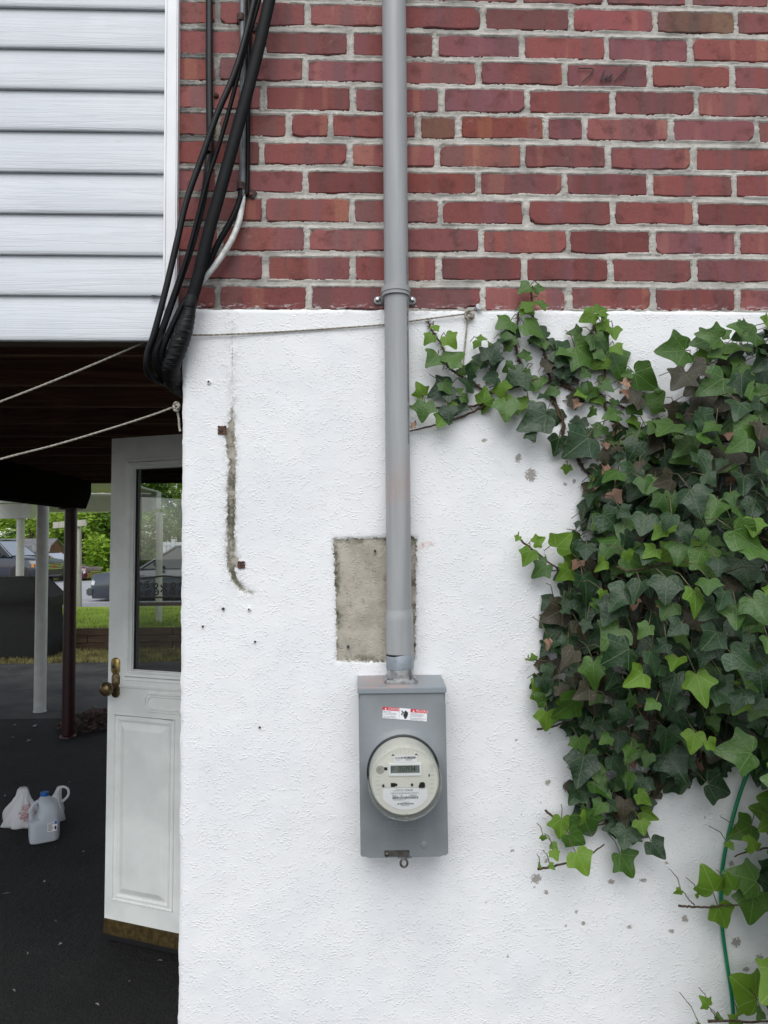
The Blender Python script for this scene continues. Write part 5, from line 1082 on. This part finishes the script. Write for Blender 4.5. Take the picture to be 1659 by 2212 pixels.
mb = MB(); mb.add([lbx(.046, .100, .0005), lbx(.061, .100, .0005), lbx(.061, .112, .0005), lbx(.050, .119, .0005)], [(0, 1, 2, 3)]); mb.build('label_logo', M['cap'], lbj)
def m_bagprint(g, w, h):
    def ex(b):
        c = b.coord(); b.pset(normal=b.bump(b.noise(c, 38, 4, .6), .006, .9)); v = b.n('ShaderNodeVectorMath', operation='DISTANCE'); b.l(c, v.inputs[0]); v.inputs[1].default_value = (g.x+w*.30, g.y-w*.25, h*.40)
        k = b.math('MULTIPLY', b.ss(v.outputs['Value'], .058, .040), b.ss(b.noise(b.coord((70, 70, 120)), 1, 2), .44, .50)); col = b.mix(b.math('MULTIPLY', k, .8), (.82, .83, .85), (.45, .05, .06))
        b.pset(col=col)
    return m_plastic('white_bag_film_with_red_print', (.82, .83, .85), .06, .3, ex)
def bag(name, label, px, py, w, h, seed, lean, red):
    g = UG(px, py); rr = random.Random(seed); bg_ = thing(name, label, 'bag', tuple(g), 'white plastic bags on the driveway'); secs = []; n = 56
    prof = [(.86, 0), (1.0, .03), (1.0, .08), (.98, .14), (.96, .2), (.92, .27), (.88, .34), (.80, .42), (.70, .5), (.60, .58), (.50, .66), (.42, .74), (.35, .82), (.31, .89), (.28, .95), (.16, 1.0)]
    for i, (s_, t) in enumerate(prof):
        ring = []
        for k in range(n):
            a = 2*math.pi*k/n; ca_, sa_ = math.cos(a)*2.2+seed, math.sin(a)*2.2+t*3; cr = 1+.75*float(fbm(np.array(ca_), np.array(sa_), 4))+.5*abs(float(fbm(np.array(ca_*2.5+9), np.array(sa_*1.2), 2)))*(.4+t)
            ring.append(g+Vector((math.cos(a)*w*.5*s_*cr+lean*h*t*t, math.sin(a)*w*.34*s_*cr, h*t*(1+rr.uniform(-.02, .02)*(t > .1)))))
        secs.append(ring)
    MB().loft(secs).build('sack', m_bagprint(g, w, h) if red else M['bag'], bg_, smooth='all')
    top = g+Vector((lean*h, 0, h))
    if not red:
        mb = MB(); mb.tube(smooth_path([top+Vector(p) for p in [(-.02, 0, -.03), (.015, -.01, -.0), (.05, -.01, -.012), (.052, -.01, -.05), (.02, -.01, -.085)]], 6), .0075, 10, flat=.5); mb.build('handle', M['bag'], bg_, smooth='all')
    else:
        pass
    return bg_
bag('plastic_bag', 'white plastic bag with red print standing left of the jug', 46, 1783, .20, .215, 3, .05, True)
bag('plastic_bag', 'white plastic bag with a loop handle behind the jug', 118, 1772, .11, .195, 8, .14, False)
# ================================================================ LEAF LITTER, TIMBER WALL, GRILL, POSTS
lp = random.Random(9); mb = MB(); lc_ = UG(205, 1562)
for _ in range(900):
    a = lp.uniform(0, 6.28); r = lp.random()**.6; x = lc_.x+math.cos(a)*r*.30; y = lc_.y+math.sin(a)*r*.42; z = .01+.085*max(0, 1-r*r)*lp.random(); s_ = lp.uniform(.012, .032); t = lp.uniform(0, 6.28); ti = lp.uniform(-.7, .7)
    d = Vector((math.cos(t), math.sin(t), ti*.6)).normalized(); e_ = d.cross(Vector((lp.uniform(-.5, .5), lp.uniform(-.5, .5), 1))).normalized(); c = Vector((x, y, z+.012))
    mb.add([c-d*s_, c-e_*s_*.5+Vector((0, 0, .004)), c+d*s_, c+e_*s_*.5+Vector((0, 0, .006))], [(0, 1, 2), (0, 2, 3)])
def m_litter():
    b = NB('dead_brown_leaves'); r = b.n('ShaderNodeNewGeometry').outputs['Random Per Island']; b.pset(col=b.mix(b.math('POWER', r, 2.2), (.055, .026, .018), (.24, .15, .11)), rough=.8); return b.m
M['litter'] = m_litter(); lo = stuff(mb.build('leaf_litter', M['litter'], fix=False)); lo['label'] = 'heap of dead brown leaves at the foot of the red post'; lo['category'] = 'leaves'
mb = MB()
for px, py, s_ in ((75,1568,.05),(62,1600,.02),(32,1566,.02),(28,1593,.02),(205,1528,.05),(215,1535,.04),(20,1445,.025),(222,1470,.025),(250,1900,.008),(150,1690,.008),(95,1905,.010),(30,2140,.010),(130,2040,.008),(330,1990,.008),(210,2170,.010),(120,1990,.010),(280,2120,.008),(345,2075,.012),(60,2060,.007),(180,1840,.007),(120,1830,.007),(15,1930,.02),(10,1720,.012)):
    g = UG(px, py, .006); a = lp.uniform(0, 6.28); d = Vector((math.cos(a), math.sin(a), .1))*s_; e_ = Vector((-math.sin(a), math.cos(a), .15))*s_*.45
    mb.add([g-d, g-e_+Vector((0, 0, .004)), g+d, g+e_+Vector((0, 0, .008))], [(0, 1, 2), (0, 2, 3)])
M['bits'] = plain('pale_dry_scraps', (.36, .32, .30), .8, var=.4, scale=9); lo = stuff(mb.build('scattered_scraps', M['bits'], fix=False)); lo['label'] = 'pale dry leaf scraps scattered over the black driveway'; lo['category'] = 'debris'
tw_ = thing('timber_wall', 'low retaining wall of brown landscape timbers below the lawn', 'wall', (-4, YE[2]+.1, 0))
for k in range(3):
    for j in range(5):
        x0 = -9.5+2.2*j+(k % 2)*.9; MB().box(x0+.004, x0+2.196, YE[2]+.06+.006*k, YE[2]+.2, .11*k*1.0, .11*(k+1)-.005).build('timber', M['timber'], tw_, bevel=.006)
gp = UG(20, 1424); gy = gp.y+.25
gc = thing('covered_grill', 'barbecue grill under a black cloth cover behind the white post', 'grill', (gp.x, gy, 0)); secs = []
gw = (UD(123, 1300, 1).x-UD(20, 1300, 1).x)*(gy+DIST)
for z, hw_, hd, rr in ((.02,.60,.30,.06),(.30,.595,.30,.06),(.58,.57,.28,.06),(.70,.575,.28,.06),(.80,.61,.30,.05),(.88,.61,.31,.05),(1.00,.50,.30,.08),(1.13,.38,.27,.08),(1.155,.34,.22,.08)):
    ring = []
    for k, (x, y) in enumerate(rrect(2, 2, .10, 8)):
        wv = 1+(.03*math.sin(k*.7+z*2)+.02*math.sin(k*1.3))*(1.2-z)
        ring.append((gp.x-.06+x*hw_*wv, gy+y*hd*wv, z+.012*math.sin(k*2.1)*(z > .05)))
    secs.append(ring)
MB().loft(secs).build('cover', M['cover'], gc, smooth=True)
for k in range(0):
    x = gp.x-.5+k*.16; MB().tube([(x, gy-.31, .05), (x+.02, gy-.315, .35), (x+.03, gy-.295, .62)], [.02, .014, .008], 8).build('cover_fold', M['cover'], gc, smooth=True)
tp0 = UG(170, 1310, .27); th = (UD(170, 1125, 1).z-UD(170, 1310, 1).z)*(tp0.y+DIST)
tpo = thing('clothesline_pole', 'weathered grey wooden T shaped clothesline pole on the lawn', 'pole', tuple(tp0))
MB().box(-.055, .055, -.055, .055, -.05, th-.12, M=Matrix.Translation(tp0)@Matrix.Rotation(R(-1.2), 4, 'Y')).build('post', M['greywood'], tpo, bevel=.008)
MB().box(-.38, .34, -.11, -.058, th-.17, th-.03, M=Matrix.Translation(tp0+Vector((-.02, 0, 0)))@Matrix.Rotation(R(-4.5), 4, 'Y')).build('crossbar', M['greywood'], tpo, bevel=.006)
# ================================================================ WHITE PORCH ROOFS
def col_(t, px, py0, dist, zb, zt, r=.058):
    p = UD(px, py0, dist); MB().lathe([(r*1.25, zb), (r*1.25, zb+.05), (r, zb+.06), (r, zt)], Matrix.Translation((p.x, p.y, 0)), 24).build('column', M['porchwhite'], t, smooth=True)
pa, pb = UD(-260, 1120, 11), UD(76, 1120, 11)
aw = thing('porch_awning', 'white awning with round column beyond the grill at far left', 'awning', (pb.x, pb.y, 0))
zt = UD(60, 1090, 11).z; MB().loft([[(x, pb.y-.06, pb.z), (x, pb.y+.06, pb.z), (x, pb.y+.1, zt), (x, pb.y-.1, zt)] for x in (pa.x, pb.x-.12)]).build('fascia', M['porchwhite'], aw)
MB().loft([[(x, pb.y-.14, z0), (x, pb.y+.1, z0), (x, pb.y+.1, zt+.02), (x, pb.y-.14, zt+.02)] for x, z0 in ((pb.x-.12, pb.z), (pb.x-.05, pb.z), (pb.x, pb.z+.10))]).build('gutter_end', M['porchwhite'], aw)
MB().box(pa.x, pb.x, pb.y-.1, pb.y+3.2, zt+.02, zt+.06).build('roof_sheet', M['porchwhite'], aw)
col_(aw, 44, 1180, 11, .25, pb.z)
qa, qb = UD(60, 1103, 12), UD(334, 1105, 12)
po = thing('white_porch', 'white porch ceiling and beam seen past the black beam and through the door glass', 'porch', (qb.x, qb.y, 0))
zq = UD(220, 1066, 12).z; MB().box(qa.x, qb.x, qb.y-.08, qb.y+.08, qb.z, zq).build('beam', M['porchwhite'], po, bevel=.01)
for k in range(12): MB().box(qa.x, qb.x+.1, qb.y-.1-.26*(k+1), qb.y-.1-.26*k-.012, zq+.002, zq+.03).build('ceiling_panel', M['porchwhite'], po)
MB().loft([[(qb.x-.02, qb.y-.14, z0), (qb.x-.02, qb.y+.14, z0), (qb.x-.02, qb.y+.14, zq+.03), (qb.x-.02, qb.y-.14, zq+.03)] if i == 0 else [(qb.x+.07, qb.y-.14, z0+.06), (qb.x+.07, qb.y+.14, z0+.06), (qb.x+.07, qb.y+.14, zq+.03), (qb.x+.07, qb.y-.14, zq+.03)] for i, z0 in enumerate((qb.z-.01, qb.z-.01))]).build('gutter_end', M['porchwhite'], po)
col_(po, 344, 1200, 12.4, .2, qb.z)
# ================================================================ GARDEN BENCH
bp = UD(345, 1338, 11.6); bn = thing('garden_bench', 'dark iron garden bench with scrolled back seen through the door glass', 'bench', (bp.x, bp.y, .25))
M['iron'] = plain('dark_cast_iron', (.03, .022, .02), .5, var=.2)
bx0, bx1 = bp.x-.42, bp.x+.55; zs_ = .25
for k in range(5): MB().box(bx0, bx1, bp.y-.1-.085*k, bp.y-.03-.085*k, zs_+.40, zs_+.425).build('slat', M['timber'], bn, bevel=.004)
for x in (bx0, bx1):
    MB().tube([(x, bp.y-.42, zs_), (x, bp.y-.40, zs_+.40), (x, bp.y-.40, zs_+.60)], .016, 8).build('leg', M['iron'], bn, smooth=True)
    MB().tube([(x, bp.y+.03, zs_), (x, bp.y-.01, zs_+.42), (x, bp.y+.06, zs_+.82)], .016, 8).build('leg', M['iron'], bn, smooth=True)
    MB().tube([(x, bp.y-.42, zs_+.60), (x, bp.y+.03, zs_+.62)], .016, 8).build('arm', M['iron'], bn, smooth=True)
mb = MB(); zc = zs_+.64
for z in (zs_+.50, zs_+.80): mb.tube([(bx0, bp.y+.02, z), ((bx0+bx1)/2, bp.y+.02, z+(.05 if z > zs_+.7 else 0)), (bx1, bp.y+.02, z)], .014, 8)
for k in range(7):
    cx = bx0+.07+k*.138
    for s_ in (-1, 1): mb.tube([(cx+.055*(1-j/16)*math.cos(j*.62*s_+k), bp.y+.02, zc+s_*.06+.06*(1-j/16)*math.sin(j*.62*s_+k)) for j in range(14)], .012, 6)
mb.build('scrolled_back', M['iron'], bn, smooth=True)
# ================================================================ VEHICLES
def m_carglass(name, fac, spec=1.0, coat=1.0):
    b = NB(name); b.pset(col=(.015, .02, .022), rough=.05, spec=spec, coat=coat); g = b.n('ShaderNodeBsdfGlossy', {'Color': (.9, .95, 1), 'Roughness': .03}); ms = b.n('ShaderNodeMixShader', {'Fac': fac})
    b.l(b.p.outputs[0], ms.inputs[1]); b.l(g.outputs[0], ms.inputs[2]); b.l(ms.outputs[0], b.out.inputs['Surface']); return b.m
def m_car(name, col): return plain(name, col, .28, var=.03, coat=1.0, spec=.5)
M['tyre'] = plain('black_tyre', (.014, .014, .015), .8); M['rim'] = plain('alloy_rim', (.45, .45, .46), .3, metal=.9); M['carglass'] = m_carglass('windscreen_glass', .6); M['sideglass'] = m_carglass('side_glass', .02, .3, 0); M['lamp'] = plain('headlamp', (.75, .78, .80), .1, coat=1.0); M['chrome'] = plain('chrome', (.6, .6, .6), .15, metal=1); M['amber'] = plain('amber_lamp', (.6, .2, .02), .2)
M['interior'] = plain('car_interior', (.03, .03, .032), .8)
def car(name, label, loc, heading, paint, L, Wd, Hb, Hr, prof, cab, wheel, grille, grp=None):
    t = thing(name, label, 'car', loc, grp); Mx = Matrix.Translation(loc)@Matrix.Rotation(heading, 4, 'Z')
    secs = []
    for x, zlo, zhi, wf in prof:                 # body stations from tail (-L/2) to nose (+L/2)
        w = Wd/2*wf; m_ = (zlo+zhi)/2
        secs.append([Mx@Vector(p) for p in ((x, -w*.88, zlo), (x, -w*.98, zlo+.10), (x, -w, m_), (x, -w*.97, zhi-.10), (x, -w*.88, zhi-.02), (x, -w*.4, zhi+.015), (x, w*.4, zhi+.015), (x, w*.88, zhi-.02), (x, w*.97, zhi-.10), (x, w, m_), (x, w*.98, zlo+.10), (x, w*.88, zlo))])
    body = MB().loft(secs).build('body', paint, t, smooth=True)
    c0, c1, c2, c3 = cab                           # rear base, rear roof, front roof, windscreen base
    wb, wr = Wd/2*.92, Wd/2*.72
    cabs = [[Mx@Vector((x, s_*w, z)) for x, z, w in ((c0, Hb-.03, wb), (c3, Hb-.03, wb), (c2, Hr-.05, wr), (c1, Hr-.05, wr))] for s_ in (-1, 1)]
    MB().loft(cabs).build('window_glass', M['sideglass'], t)
    MB().loft([[Mx@Vector((c3-.03+dx, s_*wb*.93, Hb+.02)), Mx@Vector((c2+.02+dx, s_*wr*.93, Hr-.07)), Mx@Vector((c2+.02+dx+.02, s_*wr*.93, Hr-.06)), Mx@Vector((c3-.03+dx+.02, s_*wb*.93, Hb+.03))] for dx, s_ in ((.01, -1), (.01, 1))]).build('windscreen', M['carglass'], t)
    MB().loft([[Mx@Vector((x, s_*w, z)) for x, z, w in ((c0+.25, Hb-.1, wb*.9), (c3-.4, Hb-.1, wb*.9), (c3-.45, Hb+.15, wb*.85), (c0+.3, Hb+.15, wb*.85))] for s_ in (-1, 1)]).build('seats', M['interior'], t)
    MB().loft([[Mx@Vector((x, y, z)) for y, z in ((-w, Hr-.05), (-w*.9, Hr-.01), (0, Hr+.01), (w*.9, Hr-.01), (w, Hr-.05))] for x, w in ((c1-.05, wr*.98), (c1+.1, wr+.02), (c2-.1, wr+.02), (c2+.04, wr*.98))]).build('roof', paint, t, smooth=True)
    for s_ in (-1, 1):
        for (xa, za, xb, zb_) in ((c3, Hb-.02, c2, Hr-.04), (c0, Hb-.02, c1, Hr-.04), ((c0+c3)/2-.1, Hb-.02, (c1+c2)/2-.15, Hr-.04)):
            MB().tube([Mx@Vector((xa, s_*(wb+.003), za)), Mx@Vector((xb, s_*(wr+.003), zb_))], .035, 8).build('pillar', paint, t, smooth=True)
        for wx in (-L*.30, L*.31):
            Wm = Mx@Matrix.Translation((wx, s_*(Wd/2-.08), wheel))@Matrix.Rotation(R(-90*s_), 4, 'X')
            MB().lathe([(wheel*1.13, -.12), (wheel*1.13, .082), (wheel*.9, .083)], Wm, 26).build('wheel_arch', M['interior'], t)
            wl_ = MB().lathe([(wheel*.7, -.1), (wheel*.96, -.1), (wheel, -.06), (wheel, .08), (wheel*.94, .10), (wheel*.68, .10)], Wm, 28).build('wheel', M['tyre'], t, smooth=True)
            MB().lathe([(wheel*.69, .06), (wheel*.66, .098), (wheel*.58, .085), (wheel*.2, .10), (.01, .11)], Wm, 20).build('rim', M['rim'], wl_, smooth=True)
        hz = prof[-1][2]; xn = L/2
        MB().box(xn-.36, xn-.045, s_*Wd*.46-.10 if s_ > 0 else -Wd*.46-.01, s_*Wd*.46+.01 if s_ > 0 else -Wd*.46+.10, hz-.19, hz-.03, M=Mx).build('headlight', M['lamp'], t, bevel=.03)
        if grille: MB().box(xn-.40, xn-.30, s_*Wd*.485-.01, s_*Wd*.485+.01, hz-.20, hz-.06, M=Mx).build('side_lamp', M['amber'], t)
        MB().box(c3-.55, c3-.38, s_*(Wd/2+.02) if s_ > 0 else -Wd/2-.20, s_*(Wd/2+.20) if s_ > 0 else -Wd/2-.02, Hb+.02, Hb+.15, M=Mx).build('mirror', paint, t, bevel=.03)
    hz = prof[-1][2]; g = MB().box(L/2-.02, L/2+.025, -Wd*.30, Wd*.30, hz-.26 if not grille else hz-.34, hz-.05, M=Mx).build('grille', M['black'], t, bevel=.01)
    for k in range(3 if not grille else 4): MB().box(L/2+.025, L/2+.04, -Wd*.29, Wd*.29, hz-.11-.065*k, hz-.085-.065*k, M=Mx).build('grille_bar', M['chrome'], g)
    if grille:
        mb = MB(); text_on(mb, 'GMC', .17, lambda x, y: Mx@Vector((L/2+.045, x, hz-.25+y)), 'CENTER', 1.2); M['badge'] = plain('red_badge', (.55, .02, .03), .3); mb.build('badge', M['badge'], g, fix=False)
    MB().box(L/2-.10, L/2+.07, -Wd*.47, Wd*.47, prof[-1][1]+.02, prof[-1][1]+.20, M=Mx).build('bumper', M['black'] if grille else paint, t, bevel=.03)
    return t
def prof_car(L, Hb, nose, tail, zlo): return [(-L/2, zlo+.1, tail-.12, .86), (-L/2+.12, zlo, tail, .96), (-L*.28, zlo, Hb, 1), (0, zlo, Hb, 1), (L*.22, zlo, Hb, 1), (L*.30, zlo, Hb-.03, 1), (L/2-.18, zlo, nose+.03, .97), (L/2-.03, zlo, nose, .88), (L/2, zlo+.06, nose-.10, .80)]
M['navy'] = m_car('navy_paint', (.005, .009, .024)); M['maroon'] = m_car('maroon_paint', (.075, .010, .016)); M['slate'] = m_car('slate_grey_paint', (.035, .045, .062))
d1 = 31.0; zg = UD(90, 1259, d1).z; nose = UD(122, 1230, d1)
car('parked_suv', 'dark navy sport utility vehicle parked at far left across the road', (nose.x-2.45, nose.y, zg), R(-8), M['navy'], 5.0, 1.98, 1.18, 1.88, prof_car(5.0, 1.18, 1.02, 1.15, .30), (-2.3, -2.05, .35, 1.15), .39, True)
d2 = 33.5; zg2 = UD(180, 1258, d2).z; nose = UD(207, 1240, d2)
car('parked_sedan', 'maroon sedan parked just beyond the navy vehicle', (nose.x-2.35, nose.y, zg2), R(-6), M['maroon'], 4.8, 1.8, .92, 1.46, prof_car(4.8, .92, .72, .90, .22), (-1.75, -1.0, .35, 1.2), .33, False)
d3 = 18.3; zg3 = UD(250, 1305, d3).z; nose = UD(219, 1270, d3)
car('parked_coupe', 'slate grey car nosing out from behind the open door', (nose.x+2.3, nose.y, zg3), R(180), M['slate'], 4.6, 1.8, .96, 1.50, prof_car(4.6, .96, .80, .92, .20), (-1.7, -1.0, .25, 1.05), .33, False)
# ================================================================ SHED, FENCE, TREES
d4 = 40.0; sA, sB = UD(-60, 1165, d4), UD(100, 1165, d4); zt4 = sB.z; zb4 = -.15; sy = sA.y; hh_ = zt4-zb4
shd = thing('garden_shed', 'brown wooden shed with grey gambrel roof behind the parked cars', 'shed', (sB.x, sy, zb4)); dw = 2.2
M['shedwood'] = m_wood('red_brown_shed_boards', (.10, .045, .036), (.19, .10, .085), (12, 12, 2)); M['roofgrey'] = plain('grey_shingle', (.16, .16, .17), .9, var=.2, scale=8)
MB().box(sA.x-2, sB.x, sy, sy+dw, zb4, zb4+hh_*.55).build('wall', M['shedwood'], shd)
gpf = [(0, .55), (.10, .80), (.5, 1.0), (.9, .80), (1, .55)]
MB().loft([[(x, sy+a*dw, zb4+b*hh_) for a, b in gpf] for x in (sB.x-.02, sB.x)]).build('gable', M['shedwood'], shd)
for (a, b), (c, d) in zip(gpf[:-1], gpf[1:]):
    MB().loft([[(x, sy+a*dw*1.0-.06+.12*a, zb4+b*hh_), (x, sy+c*dw-.06+.12*c, zb4+d*hh_), (x, sy+c*dw-.06+.12*c, zb4+d*hh_+.06), (x, sy+a*dw-.06+.12*a, zb4+b*hh_+.06)] for x in (sA.x-2, sB.x+.12)]).build('roof_slope', M['roofgrey'], shd)
MB().box(sB.x+.001, sB.x+.03, sy+.55, sy+1.65, zb4, zb4+hh_*.62).build('shed_door', M['shedwood'], shd)
d5 = 29; fA, fB = UD(352, 1170, d5), UD(470, 1170, d5); fz = UD(370, 1212, d5).z
fe = thing('vinyl_fence', 'white vinyl fence seen through the door glass beyond the grey car', 'fence', (fA.x, fA.y, -.4)); M['vinyl'] = plain('white_vinyl', (.75, .77, .78), .5, var=.03)
nP = int((fB.x-fA.x)/.16)
for k in range(nP): MB().box(fA.x+.16*k, fA.x+.16*k+.14, fA.y, fA.y+.03, -.05, fA.z-.02).build('picket', M['vinyl'], fe)
for k in range(int((fB.x-fA.x)/1.0)+1):
    pt = MB().box(fA.x+.9*k+.35, fA.x+.9*k+.50, fA.y-.06, fA.y-.004, -.1, fA.z+.06).build('post', M['vinyl'], fe, bevel=.01)
    MB().box(fA.x+.9*k+.33, fA.x+.9*k+.52, fA.y-.08, fA.y+.0, fA.z+.06, fA.z+.10).build('post_cap', M['vinyl'], pt, bevel=.01)
for z in (.2, fA.z-.16): MB().box(fA.x, fB.x, fA.y-.03, fA.y-.002, z, z+.09).build('rail', M['vinyl'], fe)
def m_tree(name, a, b_):
    b = NB(name); r = b.n('ShaderNodeNewGeometry').outputs['Random Per Island']; b.pset(col=b.mix(r, a, b_), rough=.6, spec=.3)
    tr = b.n('ShaderNodeBsdfTranslucent', {'Color': b.mix(.5, b_, (.30, .42, .04))}); ms = b.n('ShaderNodeMixShader', {'Fac': .3}); b.l(b.p.outputs[0], ms.inputs[1]); b.l(tr.outputs[0], ms.inputs[2]); b.l(ms.outputs[0], b.out.inputs['Surface']); return b.m
M['t1'] = m_tree('tree_leaves_bright', (.17, .29, .03), (.36, .50, .08)); M['t2'] = m_tree('tree_leaves_mid', (.08, .18, .025), (.20, .34, .06)); M['t3'] = m_tree('tree_leaves_dark', (.04, .10, .02), (.11, .20, .045)); M['bark'] = m_wood('tree_bark', (.05, .04, .03), (.11, .09, .07))
tr_ = random.Random(31)
def tree(name, label, px, dist, zb_, h, rx, mat, n, low=.1):
    g = UD(px, 1200, dist); t = thing(name, label, 'tree', (g.x, g.y, zb_), 'trees beyond the road'); mb = MB()
    mb.tube([(g.x, g.y, zb_-.3), (g.x+.1, g.y, zb_+h*.35), (g.x-.1, g.y+.1, zb_+h*.8)], [.22, .15, .05], 8)
    cl = []
    for k in range(26):
        a = tr_.uniform(0, 6.28); v = tr_.uniform(low, 1.0); rr = rx*(math.sin(math.pi*min(1, v*.85+.12))**.6)*tr_.uniform(.45, 1.0); c = Vector((g.x+math.cos(a)*rr, g.y+math.sin(a)*rr, zb_+h*v)); cl.append((c, rx*tr_.uniform(.22, .42)))
        if k < 9: mb.tube([(g.x, g.y, zb_+h*v*.6), c], [.07, .02], 5)
    mb.build('trunk', M['bark'], t, smooth=True); mb = MB()
    for _ in range(n):
        c, r = tr_.choice(cl); d = Vector((tr_.gauss(0, 1), tr_.gauss(0, 1), tr_.gauss(0, .8))).normalized()*r*tr_.random()**.4; p = c+d; s_ = tr_.uniform(.10, .24)
        a = Vector((tr_.uniform(-1, 1), tr_.uniform(-1, 1), tr_.uniform(-.6, .3))).normalized(); q = a.cross(Vector((tr_.uniform(-1, 1), tr_.uniform(-1, 1), tr_.uniform(.2, 1)))).normalized()
        mb.add([p-a*s_, p-q*s_*.5, p+a*s_, p+q*s_*.5], [(0, 1, 2, 3)])
    stuff(mb.build('crown', mat, t, fix=False))
for nm, lab, px, dist, h, rx, mt_, n, lw_ in (
 ('broad_tree', 'broad leafy tree behind the shed at far left', -10, 52, 9, 4.2, 't2', 5200, .05), ('round_bush', 'yellow green bush showing between the white column and white post', 62, 47, 4.6, 2.6, 't1', 4000, .02),
 ('tall_tree', 'taller dark leafy tree behind the red post', 118, 56, 11, 4.6, 't3', 5200, .05), ('leafy_bush', 'bright green bush right behind the clothesline pole', 175, 46, 4.8, 3.0, 't1', 5200, .0),
 ('wide_bush', 'mid green bush half hidden by the open door', 228, 47, 4.4, 3.0, 't2', 4600, .0), ('back_tree', 'dark tree behind the bright bush and the porch ceiling', 200, 58, 12, 5.0, 't3', 4600, .05),
 ('glass_tree', 'green tree seen through the middle of the door glass', 305, 48, 7, 3.8, 't2', 4600, .0), ('corner_tree', 'bright tree seen through the door glass beside the stucco corner', 385, 50, 8.5, 4.0, 't1', 4200, .05), ('edge_tree', 'leafy tree hidden mostly behind the stucco corner', 450, 50, 8, 4.0, 't2', 3000, .05), ('far_left_tree', 'leafy tree at the very left edge beyond the navy vehicle', -70, 50, 8, 4.0, 't2', 3000, .05)):
    if nm == 'edge_tree' or nm == 'far_left_tree': continue
    tree(nm, lab, px, dist, -.1, h, rx, M[mt_], n, lw_)
mb = MB()
for _ in range(14000):                      # undergrowth along the verge
    x = tr_.uniform(-40, -6); y = tr_.uniform(44, 62); hh_ = 2.6*(.4+.6*float(vn(np.array(x*.5), np.array(y*.3)))); p = Vector((x, y, -.1+hh_*tr_.random())); s_ = tr_.uniform(.12, .26)
    a = Vector((tr_.uniform(-1, 1), tr_.uniform(-1, 1), tr_.uniform(-.5, .5))).normalized(); q = a.cross(Vector((tr_.uniform(-1, 1), tr_.uniform(-1, 1), 1))).normalized()
    mb.add([p-a*s_, p-q*s_*.5, p+a*s_, p+q*s_*.5], [(0, 1, 2, 3)])
lo = stuff(mb.build('undergrowth', M['t2'], fix=False)); lo['label'] = 'tangled green undergrowth along the far verge'; lo['category'] = 'bushes'
mb = MB(); 
for k in range(60):
    x = -75+k*2.4; h = 13+3*math.sin(k*1.7)+2*math.sin(k*.6)
    for _ in range(240):
        p = Vector((x+tr_.uniform(-2.2, 2.2), 75+tr_.uniform(-3, 3), -1+h*tr_.random())); s_ = tr_.uniform(.3, .6)
        a = Vector((tr_.uniform(-1, 1), tr_.uniform(-1, 1), tr_.uniform(-.5, .5))).normalized(); q = a.cross(Vector((tr_.uniform(-1, 1), tr_.uniform(-1, 1), 1))).normalized(); mb.add([p-a*s_, p-q*s_*.6, p+a*s_, p+q*s_*.6], [(0, 1, 2, 3)])
lo = stuff(mb.build('far_woods', M['t3'], fix=False)); lo['label'] = 'far woods closing the view behind the trees'; lo['category'] = 'woods'
